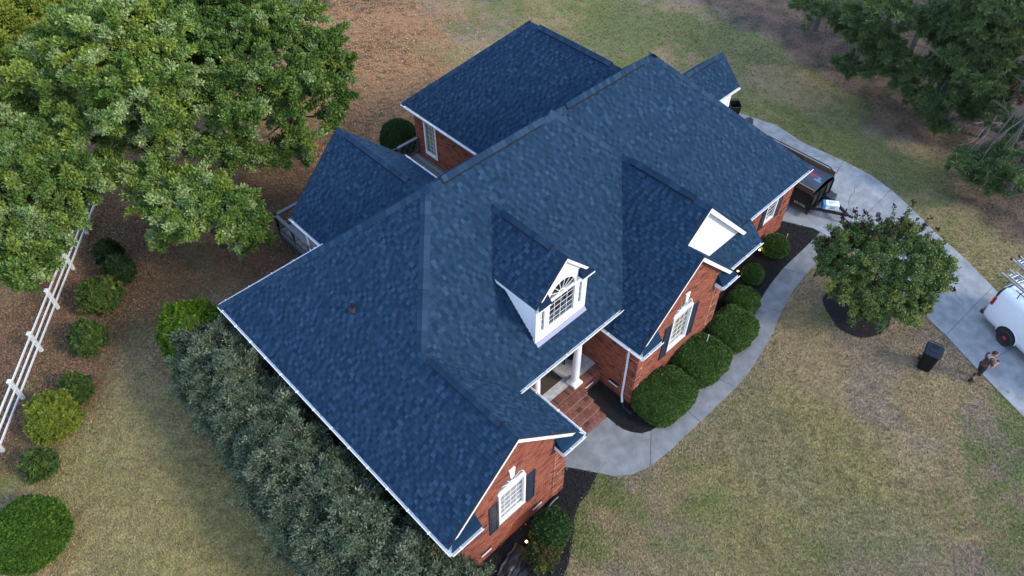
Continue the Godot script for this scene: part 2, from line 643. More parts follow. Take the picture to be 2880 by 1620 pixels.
func window(parent: Node, called: String, xf: Transform3D, x0: float, x1: float, y0: float, ys: float, b: float, cols: int, rows: int, spokes: int, blind: Material, depth := 0.05, fw := 0.07) -> Node3D:
	var w := sub(parent, called)
	var cx := (x0 + x1) * 0.5
	var g := Geo.new()
	var fr := xf
	fr.origin -= xf.basis.z * 0.06
	var D := 0.06 + depth
	# jambs, sill, head
	g.poly(PackedVector2Array([Vector2(x0, y0), Vector2(x0 + fw, y0), Vector2(x0 + fw, ys), Vector2(x0, ys)]), fr, D)
	g.poly(PackedVector2Array([Vector2(x1 - fw, y0), Vector2(x1, y0), Vector2(x1, ys), Vector2(x1 - fw, ys)]), fr, D)
	g.poly(PackedVector2Array([Vector2(x0 + fw, y0), Vector2(x1 - fw, y0), Vector2(x1 - fw, y0 + fw * 1.3), Vector2(x0 + fw, y0 + fw * 1.3)]), fr, D - 0.004)
	g.poly(PackedVector2Array([Vector2(x0 + fw, ys - fw), Vector2(x1 - fw, ys - fw), Vector2(x1 - fw, ys), Vector2(x0 + fw, ys)]), fr, D - 0.004)
	if b > 0:
		var o := arc(cx, ys, (x1 - x0) * 0.5, b)
		var i := arc(cx, ys, (x1 - x0) * 0.5 - 0.03, b - 0.03)
		for k in o.size() - 1:
			g.poly(PackedVector2Array([o[k], o[k + 1], i[k + 1], i[k]]), fr, 0.06)
	part(w, "frame", g, M.trim)
	var m := Geo.new()
	var mf := fr
	mf.origin += xf.basis.z * 0.0205
	var ix0 := x0 + fw
	var ix1 := x1 - fw
	var iy0 := y0 + fw * 1.3
	var iy1 := ys - fw
	for k in range(1, cols):
		var x := lerpf(ix0, ix1, float(k) / cols)
		m.poly(PackedVector2Array([Vector2(x - 0.0055, iy0), Vector2(x + 0.0055, iy0), Vector2(x + 0.0055, iy1), Vector2(x - 0.0055, iy1)]), mf, 0.011)
	for k in range(1, rows):
		var y := lerpf(iy0, iy1, float(k) / rows)
		m.poly(PackedVector2Array([Vector2(ix0, y - 0.0055), Vector2(ix1, y - 0.0055), Vector2(ix1, y + 0.0055), Vector2(ix0, y + 0.0055)]), mf, 0.0095)
	if b > 0 and spokes > 0:
		for k in range(1, spokes):
			var t := PI * k / spokes
			var d := Vector2(cos(t) * ((x1 - x0) * 0.5 - fw * 0.7), sin(t) * (b - fw * 0.7))
			var p := Vector2(-d.y, d.x).normalized() * 0.009
			var s := d * 0.2
			m.poly(PackedVector2Array([Vector2(cx, ys) + s - p, Vector2(cx, ys) + d - p, Vector2(cx, ys) + d + p, Vector2(cx, ys) + s + p]), mf, 0.011)
		var o2 := arc(cx, ys, (x1 - x0) * 0.12, b * 0.24)
		var i2 := arc(cx, ys, (x1 - x0) * 0.09, b * 0.17)
		for k in o2.size() - 1:
			m.poly(PackedVector2Array([o2[k], o2[k + 1], i2[k + 1], i2[k]]), mf, 0.0105)
	if not m.v.is_empty(): part(w, "muntins", m, M.trim)
	var pane := Geo.new()
	pane.poly(PackedVector2Array(opening(ix0, ix1, iy0, iy1)), fr, 0.02)
	part(w, "pane", pane, M.glass)
	if b > 0:
		var p2 := Geo.new()
		var q2 := arc(cx, ys, (x1 - x0) * 0.5 - 0.03, b - 0.03)
		p2.poly(PackedVector2Array(q2), fr, 0.02)
		part(w, "fanlight_pane", p2, M.glass)
	var back := Geo.new()
	var bf := fr
	bf.origin -= xf.basis.z * 0.035
	if blind:
		# slats of a closed blind behind the glass
		var y := iy0
		while y < iy1 - 0.02:
			back.box(Transform3D(bf.basis.rotated(xf.basis.x, -0.12), bf * Vector3(cx, y + 0.03, 0.0)), Vector3(ix1 - ix0, 0.0605, 0.004))
			y += 0.06
		part(w, "blind", back, blind)
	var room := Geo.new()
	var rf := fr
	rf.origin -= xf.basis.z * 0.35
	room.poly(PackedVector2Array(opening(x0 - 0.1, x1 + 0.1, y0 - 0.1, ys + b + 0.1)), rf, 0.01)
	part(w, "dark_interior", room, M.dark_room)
	return w

func shutter(xf: Transform3D, x0: float, x1: float, y0: float, y1: float) -> void:
	var g := Geo.new()
	var st := 0.05
	for q in [[x0, x0 + st, y0, y1], [x1 - st, x1, y0, y1], [x0 + st, x1 - st, y0, y0 + 0.08], [x0 + st, x1 - st, y1 - 0.08, y1], [x0 + st, x1 - st, (y0 + y1) * 0.5 - 0.04, (y0 + y1) * 0.5 + 0.04]]:
		g.poly(PackedVector2Array(opening(q[0], q[1], q[2], q[3])), xf, 0.05 if q[0] == x0 or q[1] == x1 else 0.047)
	for h in 2:
		var a := y0 + 0.1 if h == 0 else (y0 + y1) * 0.5 + 0.06
		var b := (y0 + y1) * 0.5 - 0.06 if h == 0 else y1 - 0.1
		g.poly(PackedVector2Array(opening(x0 + st + 0.02, x1 - st - 0.02, a, b)), xf, 0.04)
	g.poly(PackedVector2Array(opening(x0 + st, x1 - st, y0 + 0.08, y1 - 0.08)), xf, 0.028)
	part(house, "shutter", g, M.shutter)

func keystone(xf: Transform3D, cx: float, y0: float, y1: float) -> void:
	var g := Geo.new()
	g.poly(PackedVector2Array([Vector2(cx - 0.07, y0), Vector2(cx + 0.07, y0), Vector2(cx + 0.12, y1), Vector2(cx - 0.12, y1)]), xf, 0.06)
	part(house, "keystone", g, M.trim)

# bricks on edge round an arch, or along a sill
func soldier_arch(xf: Transform3D, cx: float, ys: float, a: float, b: float) -> void:
	var g := Geo.new()
	var n := 17
	for k in n:
		if k == n / 2: continue
		var t0 := PI * (k + 0.06) / n
		var t1 := PI * (k + 0.94) / n
		var col: Color = BRICK_COLS[rng.randi() % 5]
		g.poly(PackedVector2Array([Vector2(cx + a * cos(t0), ys + b * sin(t0)), Vector2(cx + a * cos(t1), ys + b * sin(t1)), Vector2(cx + (a + 0.2) * cos(t1), ys + (b + 0.2) * sin(t1)), Vector2(cx + (a + 0.2) * cos(t0), ys + (b + 0.2) * sin(t0))]), xf, 0.022, col, false)
	var o := part(house, "brick_arch", g, M.brick)
	var g2 := Geo.new()
	var o3 := arc(cx, ys, a + 0.215, b + 0.215)
	var i3 := arc(cx, ys, a + 0.2, b + 0.2)
	for k in o3.size() - 1: g2.poly(PackedVector2Array([o3[k], o3[k + 1], i3[k + 1], i3[k]]), xf, 0.012)
	part(house, "mortar_band", g2, M.mortar)

func brick_sill(xf: Transform3D, x0: float, x1: float, y: float) -> void:
	var x := x0
	var sill := Geo.new()
	sill.poly(PackedVector2Array(opening(x0, x1, y - 0.1, y - 0.012)), xf, 0.035)
	var o := part(house, "brick_sill", sill, M.mortar)
	while x < x1 - 0.03:
		var g := Geo.new()
		var col: Color = BRICK_COLS[rng.randi() % 7]
		col = col.lerp(Color(0.35, 0.25, 0.25), 0.3)
		g.box(Transform3D(xf.basis.rotated(xf.basis.x, 0.18), xf * Vector3(x + 0.034, y - 0.055, 0.035)), Vector3(0.062, 0.1, 0.1), col)
		part(o, "brick", g, M.brick)
		x += 0.0725

func vent(xf: Transform3D, cx: float, y: float) -> void:
	var v := sub(house, "foundation_vent")
	var g := Geo.new()
	g.poly(PackedVector2Array(opening(cx - 0.21, cx + 0.21, y - 0.09, y + 0.09)), xf, 0.016)
	part(v, "opening", g, M.black)
	var f := Geo.new()
	f.poly(PackedVector2Array(opening(cx - 0.21, cx + 0.21, y - 0.115, y - 0.08)), xf, 0.045)
	part(v, "ledge", f, M.gutter)
	for k in 3:
		var l := Geo.new()
		l.box(Transform3D(xf.basis.rotated(xf.basis.x, 0.6), xf * Vector3(cx, y - 0.045 + k * 0.045, 0.02)), Vector3(0.4, 0.03, 0.004))
		part(v, "louvre", l, M.shutter)

# small hipped return at the foot of a gable: eave corner at x, going inwards by len (sign s)
func cornice_return(x: float, s: float, zw: float, zf: float, length: float, y := HE) -> void:
	var x1 := x + s * length
	var g := Geo.new()
	var xa := minf(x, x1)
	var xb := maxf(x, x1)
	g.bx(Vector3(xa + 0.01, y - 0.22, zw), Vector3(xb - 0.01, y - 0.03, zf - 0.02))
	part(house, "cornice_return", g, M.trim)
	var xi := x1
	var r := Geo.new()
	var hh := 0.42
	var A := Vector3(x, y, zf)
	var B := Vector3(xi, y, zf)
	var Cc := Vector3(xi, y + hh, zw + 0.005)
	var Dd := Vector3(x + s * 0.4, y + hh, zw + 0.005)
	var col := Color(0.022, 0.058, 0.11)
	for k in 4:
		var t0 := k / 4.0
		var t1 := (k + 1) / 4.0
		var p := [A.lerp(Dd, t0), B.lerp(Cc, t0), B.lerp(Cc, t1), A.lerp(Dd, t1)]
		var lift := Vector3(0, 0.012, 0.012)
		var m := rng.randf_range(0.8, 1.15)
		var cc := Color(col.r * m, col.g * m, col.b * m)
		if s > 0:
			r.quad(p[0] + lift, p[1] + lift, p[2], p[3], cc); r.quad(p[0], p[1], p[1] + lift, p[0] + lift, cc)
		else:
			r.quad(p[1] + lift, p[0] + lift, p[3], p[2], cc); r.quad(p[1], p[0], p[0] + lift, p[1] + lift, cc)
	# end of the little roof
	if s > 0:
		r.tri(B, Vector3(xi, y, zw + 0.005), Cc, col)
	else:
		r.tri(B, Cc, Vector3(xi, y, zw + 0.005), col)
	part(roof, "return_roof", r, M.shingle)
	gutter(Vector3(xa, y, zf), Vector3(xb, y, zf), Vector3(0, 0, 1), 0.16, 0.0)

# pale joints that outline the corner blocks: a vertical line at u, level lines out to v
func quoin_lines(xf: Transform3D, u: float, v: float, y1: float) -> void:
	var g := Geo.new()
	g.poly(PackedVector2Array(opening(u - 0.009, u + 0.009, 0.25, y1)), xf, 0.024)
	var y := 0.43
	while y < y1:
		g.poly(PackedVector2Array(opening(minf(u, v) + 0.01, maxf(u, v) - 0.01, y - 0.008, y + 0.008)), xf, 0.033)
		y += 0.5306
	part(house, "quoin_joints", g, M.joint)

# lapped boards filling a polygon; each board a piece
func siding(parent: Node, xf: Transform3D, outline: Array, pitch := 0.125, m: Material = null) -> void:
	var pl := ccw(PackedVector2Array(outline))
	var lo := Vector2(1e9, 1e9)
	var hi := Vector2(-1e9, -1e9)
	for q in pl:
		lo = lo.min(q); hi = hi.max(q)
	var y := lo.y
	while y < hi.y:
		var r := PackedVector2Array([Vector2(lo.x - 1, y), Vector2(hi.x + 1, y), Vector2(hi.x + 1, y + pitch), Vector2(lo.x - 1, y + pitch)])
		for q: PackedVector2Array in Geometry2D.intersect_polygons(r, pl):
			q = ccw(q)
			var top := PackedVector3Array()
			var bot := PackedVector3Array()
			for s in q:
				top.append(xf * Vector3(s.x, s.y, lerpf(0.022, 0.004, (s.y - y) / pitch)))
				bot.append(xf * Vector3(s.x, s.y, -0.03))
			var g := Geo.new()
			g.slab(top, bot)
			part(parent, "siding_board", g, M.white if m == null else m)
		y += pitch

func wall_frame(o: Vector3, u: Vector3) -> Transform3D:
	return Transform3D(Basis(u, Vector3.UP, u.cross(Vector3.UP)), o)

func build_house() -> void:
	off = Vector3(10.2, 0, 7.5)
	house = thing("brick_house", "red brick house with blue shingle roof, white trim and front dormer", "house", off)
	roof = sub(house, "roof")
	var X := Vector3.RIGHT
	var Z := Vector3.BACK
	# ---- roof planes: outline in plan, then y = a x + b z + c
	var deck := Geo.new()
	var zl := 14.42          # front of the left gable's rake
	var zr := 13.10          # white gable
	var zr2 := 13.80         # small brick gable
	roof_plane([Vector2(-0.76, 2.03), Vector2(4.78, 7.57), Vector2(1.96, 10.39), Vector2(1.96, zl), Vector2(-0.76, zl)], 1, 0, 4.27, deck)
	roof_plane([Vector2(1.96, 10.39), Vector2(1.96, zl), Vector2(4.68, zl), Vector2(4.68, 11.7), Vector2(3.27, 11.7)], -1, 0, 8.19, deck)
	roof_plane([Vector2(4.78, 7.57), Vector2(10.39, 7.57), Vector2(12.11, 9.29), Vector2(8.98, 12.42), Vector2(3.99, 12.42), Vector2(1.96, 10.39)], 0, -1, 16.62, deck)
	roof_plane([Vector2(12.11, 9.29), Vector2(12.11, zr), Vector2(11.06, zr), Vector2(11.06, zr2), Vector2(8.29, zr2), Vector2(8.29, 11.7), Vector2(9.70, 11.7)], 1, 0, -4.78, deck)
	roof_plane([Vector2(10.39, 7.57), Vector2(12.11, 9.29), Vector2(12.11, zr), Vector2(15.93, zr), Vector2(15.93, 12.58), Vector2(10.655, 7.305)], -1, 0, 19.44, deck)
	roof_plane([Vector2(11.06, 12.9), Vector2(11.06, zr2), Vector2(13.83, zr2), Vector2(13.83, 12.9)], -1, 0, 17.34, deck)
	roof_plane([Vector2(10.655, 7.305), Vector2(15.965, 7.305), Vector2(21.24, 12.58), Vector2(15.93, 12.58)], 0, -1, 16.09, deck)
	roof_plane([Vector2(15.965, 7.305), Vector2(21.24, 12.58), Vector2(21.24, 2.03)], -1, 0, 24.75, deck)
	roof_plane([Vector2(-0.76, 2.03), Vector2(3.91, 2.03), Vector2(6.59, 4.72), Vector2(9.28, 2.03), Vector2(11.70, 2.03), Vector2(15.85, 6.18), Vector2(20.0, 2.03), Vector2(21.24, 2.03), Vector2(15.965, 7.305), Vector2(10.655, 7.305), Vector2(10.39, 7.57), Vector2(4.78, 7.57)], 0, 1, 1.48, deck)
	roof_plane([Vector2(3.7, -0.37), Vector2(6.59, -0.37), Vector2(6.59, 4.72), Vector2(3.7, 1.82)], 1, 0, -0.4, deck)
	roof_plane([Vector2(6.59, -0.37), Vector2(9.49, -0.37), Vector2(9.49, 1.82), Vector2(6.59, 4.72)], -1, 0, 12.79, deck)
	roof_plane([Vector2(11.69, -3.24), Vector2(15.85, 0.915), Vector2(15.85, 6.18), Vector2(11.69, 2.02)], 1, 0, -8.19, deck)
	roof_plane([Vector2(15.85, 0.915), Vector2(20.0, -3.24), Vector2(20.0, 2.02), Vector2(15.85, 6.17)], -1, 0, 23.5, deck)
	roof_plane([Vector2(11.69, -3.24), Vector2(20.0, -3.24), Vector2(15.85, 0.915)], 0, 1, 6.74, deck)
	# pent roof under the white gable
	roof_plane([Vector2(13.0, 12.92), Vector2(15.93, 12.92), Vector2(15.93, 13.62), Vector2(13.0, 13.62)], 0, -1, 17.13, deck)
	# small extension at the right end
	roof_plane([Vector2(19.9, 5.55), Vector2(24.3, 5.55), Vector2(24.3, 6.83), Vector2(21.0, 6.83)], 0, -1, 10.23, deck)
	roof_plane([Vector2(19.9, 5.55), Vector2(24.3, 5.55), Vector2(24.3, 4.27), Vector2(21.0, 4.27)], 0, 1, -0.87, deck)
	# dormer planes
	roof_plane([Vector2(5.225, 9.96), Vector2(6.5, 8.60), Vector2(6.5, 11.84), Vector2(5.225, 11.84)], 1.0667, 0, 1.0865, deck)
	roof_plane([Vector2(7.775, 9.96), Vector2(6.5, 8.60), Vector2(6.5, 11.84), Vector2(7.775, 11.84)], -1.0667, 0, 14.954, deck)
	part(roof, "deck", deck, M.underlay)
	# ---- ridges and hips
	var nl := Vector3(-1, 1, 0).normalized()
	var nr := Vector3(1, 1, 0).normalized()
	var nf := Vector3(0, 1, 1).normalized()
	var nb := Vector3(0, 1, -1).normalized()
	cap_line(Vector3(4.78, 9.05, 7.57), Vector3(10.39, 9.05, 7.57), nf, nb, true)
	cap_line(Vector3(10.6, 8.785, 7.305), Vector3(15.965, 8.785, 7.305), nf, nb, true)
	cap_line(Vector3(-0.76, 3.51, 2.03), Vector3(4.78, 9.05, 7.57), nl, nb)
	cap_line(Vector3(1.96, 6.23, 10.39), Vector3(4.78, 9.05, 7.57), nl, nf)
	cap_line(Vector3(1.96, 6.23, zl), Vector3(1.96, 6.23, 10.2), nl, nr, true)
	cap_line(Vector3(12.11, 7.33, zr), Vector3(12.11, 7.33, 9.2), nl, nr, true)
	cap_line(Vector3(12.11, 7.33, 9.29), Vector3(10.39, 9.05, 7.57), nf, nr)
	cap_line(Vector3(21.24, 3.51, 12.58), Vector3(15.965, 8.785, 7.305), nf, nr)
	cap_line(Vector3(21.24, 3.51, 2.03), Vector3(15.965, 8.785, 7.305), nb, nr)
	cap_line(Vector3(6.59, 6.19, -0.37), Vector3(6.59, 6.19, 4.6), nl, nr, true)
	cap_line(Vector3(15.85, 7.65, 0.915), Vector3(15.85, 7.65, 6.1), nl, nr, true)
	cap_line(Vector3(11.69, 3.5, -3.24), Vector3(15.85, 7.66, 0.915), nl, nb)
	cap_line(Vector3(20.0, 3.5, -3.24), Vector3(15.85, 7.66, 0.915), nr, nb)
	cap_line(Vector3(24.3, 4.68, 5.55), Vector3(20.2, 4.68, 5.55), nf, nb, true)
	cap_line(Vector3(6.5, 8.02, 11.84), Vector3(6.5, 8.02, 8.6), Vector3(-1.0667, 1, 0).normalized(), Vector3(1.0667, 1, 0).normalized(), true)
	cap_line(Vector3(11.06, 6.28, zr2), Vector3(11.06, 6.28, 12.95), nl, nr)
	# ---- gutters and boards
	gutter(Vector3(-0.76, HE, 2.03), Vector3(-0.76, HE, 14.63), -X)
	gutter(Vector3(-0.76, HE, 2.03), Vector3(3.7, HE, 2.03), -Z)
	gutter(Vector3(4.68, HE, 12.2), Vector3(4.68, HE, 14.63), X)
	gutter(Vector3(3.95, 4.2, 12.42), Vector3(9.02, 4.2, 12.42), Z, 0.2, 0.5)
	gutter(Vector3(8.29, HE, 12.2), Vector3(8.29, HE, 14.0), -X)
	gutter(Vector3(15.93, HE, 12.58), Vector3(21.24, HE, 12.58), Z)
	gutter(Vector3(21.24, HE, 7.0), Vector3(21.24, HE, 12.58), X)
	gutter(Vector3(21.24, HE, 2.03), Vector3(21.24, HE, 4.2), X)
	gutter(Vector3(13.6, HE, 13.62), Vector3(15.93, HE, 13.62), Z, 0.2, 0.5)
	gutter(Vector3(3.7, 3.3, -0.37), Vector3(3.7, 3.3, 1.95), -X, 0.2, 0.25)
	gutter(Vector3(9.49, 3.3, -0.37), Vector3(9.49, 3.3, 1.95), X, 0.2, 0.25)
	gutter(Vector3(11.69, 3.5, -3.24), Vector3(11.69, 3.5, 2.03), -X, 0.2, 0.3)
	gutter(Vector3(11.69, 3.5, -3.24), Vector3(20.0, 3.5, -3.24), -Z)
	gutter(Vector3(21.2, 3.4, 6.83), Vector3(24.3, 3.4, 6.83), Z, 0.16, 0.06)
	rake(Vector3(-0.76, 3.51, zl), Vector3(1.96, 6.23, zl), Z)
	rake(Vector3(4.68, 3.51, zl), Vector3(1.96, 6.23, zl), Z)
	rake(Vector3(10.95, 6.17, zr), Vector3(12.11, 7.33, zr), Z)
	rake(Vector3(15.93, 3.51, zr), Vector3(12.11, 7.33, zr), Z, 0.24)
	rake(Vector3(8.29, 3.51, zr2), Vector3(11.06, 6.28, zr2), Z)
	rake(Vector3(13.83, 3.51, zr2), Vector3(11.06, 6.28, zr2), Z)
	rake(Vector3(5.225, 6.66, 11.84), Vector3(6.5, 8.02, 11.84), Z, 0.17, 0.03, 0.08)
	rake(Vector3(7.775, 6.66, 11.84), Vector3(6.5, 8.02, 11.84), Z, 0.17, 0.03, 0.08)
	rake(Vector3(24.3, 3.4, 6.83), Vector3(24.3, 4.68, 5.55), X, 0.15, 0.03, 0.1)
	rake(Vector3(24.3, 3.4, 4.27), Vector3(24.3, 4.68, 5.55), X, 0.15, 0.03, 0.1)
	rake(Vector3(3.7, 3.3, -0.37), Vector3(6.59, 6.19, -0.37), -Z)
	rake(Vector3(9.49, 3.3, -0.37), Vector3(6.59, 6.19, -0.37), -Z)
	cornice_return(-0.76, 1, 14.25, 14.63, 1.15)
	cornice_return(4.68, -1, 14.25, 14.63, 0.95)
	cornice_return(8.29, 1, 13.64, 13.99, 1.05)
	cornice_return(13.83, -1, 13.64, 13.99, 0.95)
	# ---- brick walls
	var f1 := wall_frame(Vector3(-0.4, 0, 14.25), X)
	var h1 := opening(1.74, 2.86, 1.64, 3.5, 0.47)
	brick_wall("front_wall", f1.origin, X, [Vector2(0, -0.1), Vector2(4.73, -0.1), Vector2(4.73, 3.68), Vector2(2.36, 6.05), Vector2(0, 3.68)], [h1], [Vector2(4.24, 4.8), Vector2(-0.1, 0.45)])
	window(house, "window", f1, 1.74, 2.86, 1.64, 3.5, 0.47, 4, 6, 5, M.blind, 0.06)
	shutter(f1, 1.36, 1.72, 1.45, 3.2)
	shutter(f1, 2.93, 3.29, 1.45, 3.2)
	soldier_arch(f1, 2.3, 3.5, 0.57, 0.48)
	keystone(f1, 2.3, 3.98, 4.44)
	brick_sill(f1, 1.68, 2.92, 1.64)
	quoin_lines(f1, 4.23, 4.73, 3.5)
	vent(f1, 3.47, 0.55)
	vent(f1, 1.18, 0.55)
	var f5 := wall_frame(Vector3(8.64, 0, 13.64), X)
	var h5 := opening(1.76, 2.88, 1.6, 3.5, 0.47)
	brick_wall("front_wall", f5.origin, X, [Vector2(0, -0.1), Vector2(4.84, -0.1), Vector2(4.84, 3.68), Vector2(2.42, 6.08), Vector2(0, 3.68)], [h5], [Vector2(4.36, 4.9), Vector2(-0.1, 0.3)])
	window(house, "window", f5, 1.76, 2.88, 1.6, 3.5, 0.47, 4, 6, 5, M.blind_reflection, 0.06)  # what the pane reflects is painted on as a blind
	shutter(f5, 1.37, 1.73, 1.45, 3.25)
	shutter(f5, 2.94, 3.3, 1.45, 3.25)
	soldier_arch(f5, 2.32, 3.5, 0.57, 0.48)
	keystone(f5, 2.32, 3.98, 4.44)
	brick_sill(f5, 1.7, 2.94, 1.6)
	quoin_lines(f5, 4.35, 4.84, 3.4)
	quoin_lines(f5, 0.31, 0.0, 3.3)
	var f4 := wall_frame(Vector3(8.64, 0, 10.3), Z)
	brick_wall("porch_side_wall", f4.origin, Z, [Vector2(0, -0.1), Vector2(3.34, -0.1), Vector2(3.34, 3.7), Vector2(0, 3.9)], [], [Vector2(2.84, 3.4)])
	quoin_lines(f4, 2.83, 3.34, 3.5)
	vent(f4, 2.5, 0.55)
	var f7 := wall_frame(Vector3(15.58, 0, 12.23), X)
	brick_wall("front_wall", f7.origin, X, [Vector2(0, -0.1), Vector2(5.32, -0.1), Vector2(5.32, 3.3), Vector2(0, 3.3)], [opening(0.72, 1.52, 1.5, 3.0), opening(3.3, 4.1, 1.5, 3.0)], [Vector2(4.85, 5.4)])
	window(house, "window", f7, 0.72, 1.52, 1.5, 3.0, 0, 2, 6, 0, null, 0.04)
	window(house, "window", f7, 3.3, 4.1, 1.5, 3.0, 0, 2, 6, 0, null, 0.04)
	brick_sill(f7, 0.68, 1.56, 1.5)
	brick_sill(f7, 3.26, 4.14, 1.5)
	for x in [0.32, 1.58, 2.94, 4.14]: shutter(f7, x, x + 0.34, 1.4, 3.05)
	var f6 := wall_frame(Vector3(13.48, 0, 12.92), X)
	brick_wall("front_wall", f6.origin, X, [Vector2(0, -0.1), Vector2(2.1, -0.1), Vector2(2.1, 3.9), Vector2(0, 3.9)])
	var fc := wall_frame(Vector3(12.04, 0, -2.86), Z)
	brick_wall("rear_side_wall", fc.origin, Z, [Vector2(0, -0.1), Vector2(5.3, -0.1), Vector2(5.3, 3.55), Vector2(0, 3.55)], [opening(0.68, 1.56, 1.05, 3.1)])
	window(house, "window", fc, 0.68, 1.56, 1.05, 3.1, 0, 3, 7, 0, M.blind_reflection, 0.03, 0.1)
	# walls that face away
	var pw := Geo.new()
	for q in [[Vector3(-0.4, -0.1, 2.4), Vector3(-0.2, 3.5, 14.05)], [Vector3(4.13, -0.1, 10.3), Vector3(4.33, 3.7, 14.05)], [Vector3(4.33, -0.1, 10.1), Vector3(8.64, 4.4, 10.3)], [Vector3(13.28, -0.1, 12.9), Vector3(13.479, 3.5, 13.44)], [Vector3(15.37, -0.1, 12.23), Vector3(15.579, 3.6, 12.72)], [Vector3(20.7, -0.1, 2.4), Vector3(20.9, 3.4, 12.03)], [Vector3(-0.2, -0.1, 2.4), Vector3(12.04, 3.4, 2.6)], [Vector3(19.6, -0.1, 2.4), Vector3(20.7, 3.4, 2.6)], [Vector3(12.24, -0.1, -2.86), Vector3(19.6, 3.4, -2.66)], [Vector3(19.4, -0.1, -2.66), Vector3(19.6, 3.4, 2.4)]]:
		pw.bx(q[0], q[1])
	part(house, "rear_walls", pw, M.brickplain)
	# extension: white walls
	var ext := sub(house, "side_extension")
	siding(ext, wall_frame(Vector3(20.9, 0, 6.70), X), [Vector2(0, 0), Vector2(2.95, 0), Vector2(2.95, 3.35), Vector2(0, 3.35)], 0.2)
	siding(ext, wall_frame(Vector3(23.85, 0, 6.70), -Z), [Vector2(0, 0), Vector2(2.3, 0), Vector2(2.3, 3.4), Vector2(1.15, 4.5), Vector2(0, 3.4)], 0.2)
	var ec := Geo.new()
	ec.bx(Vector3(23.75, 0, 6.6), Vector3(23.89, 3.35, 6.74))
	part(ext, "corner_board", ec, M.trim)
	# ---- white gable over the pent roof
	var wg := sub(house, "white_gable")
	var ff := wall_frame(Vector3(0, 0, 12.93), X)
	siding(wg, ff, [Vector2(10.4, 5.45), Vector2(11.2, 4.1), Vector2(15.3, 4.1), Vector2(12.11, 7.22)], 0.12)
	var fb := Geo.new()
	fb.poly(PackedVector2Array([Vector2(11.3, 4.15), Vector2(15.3, 4.15), Vector2(15.2, 4.28), Vector2(11.3, 4.28)]), ff, 0.05)
	part(wg, "base_board", fb, M.trim)
	# ---- dormer
	var dm := sub(house, "dormer")
	var fd := wall_frame(Vector3(0, 0, 11.75), X)
	var face := Geo.new()
	for strip in [[5.4, 5.54, 0, 0], [5.75, 5.88, 0, 0], [7.12, 7.25, 0, 0], [7.46, 7.6, 0, 0], [5.54, 5.75, 5.2, 6.32], [7.25, 7.46, 5.2, 6.32]]:
		var y1: float = 6.7
		if strip[2] == 0:
			face.poly(PackedVector2Array(opening(strip[0], strip[1], 4.8, y1)), fd, 0.02)
		else:
			face.poly(PackedVector2Array(opening(strip[0], strip[1], 4.8, strip[2])), fd, 0.02)
			face.poly(PackedVector2Array(opening(strip[0], strip[1], strip[3], y1)), fd, 0.02)
	face.poly(PackedVector2Array(opening(5.88, 7.12, 4.8, 5.12)), fd, 0.02)
	var ar := arc(6.5, 6.42, 0.62, 0.6)
	for side in [0, 1]:
		var pl2 := PackedVector2Array()
		if side == 0:
			pl2.append(Vector2(7.6, 6.7)); pl2.append(Vector2(6.5, 7.9))
			for k in range(7, -1, -1): pl2.append(ar[k])
			pl2.append(Vector2(7.121, 6.7))
		else:
			pl2.append(Vector2(6.5, 7.9)); pl2.append(Vector2(5.4, 6.7)); pl2.append(Vector2(5.879, 6.7))
			for k in range(14, 6, -1): pl2.append(ar[k])
		face.poly(pl2, fd, 0.02)
	part(dm, "front_panel", face, M.white)
	window(dm, "arched_window", Transform3D(fd.basis, fd.origin + Z * 0.02), 5.88, 7.12, 5.12, 6.42, 0.6, 4, 5, 7, null, 0.03, 0.05)
	window(dm, "side_light", Transform3D(fd.basis, fd.origin + Z * 0.02), 5.54, 5.75, 5.2, 6.32, 0, 1, 4, 0, null, 0.025, 0.04)
	window(dm, "side_light", Transform3D(fd.basis, fd.origin + Z * 0.02), 7.25, 7.46, 5.2, 6.32, 0, 1, 4, 0, null, 0.025, 0.04)
	siding(dm, wall_frame(Vector3(5.4, 0, 0), Z), [Vector2(11.75, 4.8), Vector2(11.75, 6.72), Vector2(9.8, 6.72)], 0.12)
	siding(dm, wall_frame(Vector3(7.6, 0, 0), -Z), [Vector2(-11.75, 4.8), Vector2(-11.75, 6.72), Vector2(-9.8, 6.72)], 0.12)
	var tb := Geo.new()
	for x in [5.385, 7.615]: tb.bx(Vector3(x - 0.05, 4.8, 11.68), Vector3(x + 0.05, 6.66, 11.79))
	tb.bx(Vector3(5.45, 4.86, 11.771), Vector3(7.55, 5.02, 11.8))
	for x in [5.815, 7.185]: tb.bx(Vector3(x - 0.035, 5.02, 11.771), Vector3(x + 0.035, 6.5, 11.795))
	part(dm, "trim", tb, M.trim)
	var fl := Geo.new()
	fl.poly(PackedVector2Array([Vector2(0, 0), Vector2(2.3, 0), Vector2(2.3, 0.17), Vector2(0, 0.17)]), Transform3D(Basis(X, Vector3(0, 0.72, -0.69).normalized(), Vector3(0, 0.69, 0.72).normalized()), Vector3(5.35, 4.75, 11.9)), 0.02)
	part(dm, "flashing", fl, mat(Color(0.22, 0.23, 0.34), 0.5))
	for s in [-1.0, 1.0]:
		var eb := Geo.new()
		var ex: float = 6.5 + s * 1.275
		eb.bx(Vector3(ex - s * 0.02, 6.5, 10.0), Vector3(ex - s * 0.16, 6.63, 11.84))
		eb.bx(Vector3(ex, 6.55, 11.77), Vector3(ex - s * 0.55, 6.64, 11.98))
		part(dm, "eave_board", eb, M.trim)
		var rr := Geo.new()
		var a := Vector3(ex, 6.66, 12.0)
		var b := Vector3(ex - s * 0.58, 6.66, 12.0)
		var c2 := Vector3(ex - s * 0.58, 6.95, 11.775)
		var d := Vector3(ex - s * 0.24, 6.95, 11.775)
		var col := Color(0.018, 0.04, 0.09)
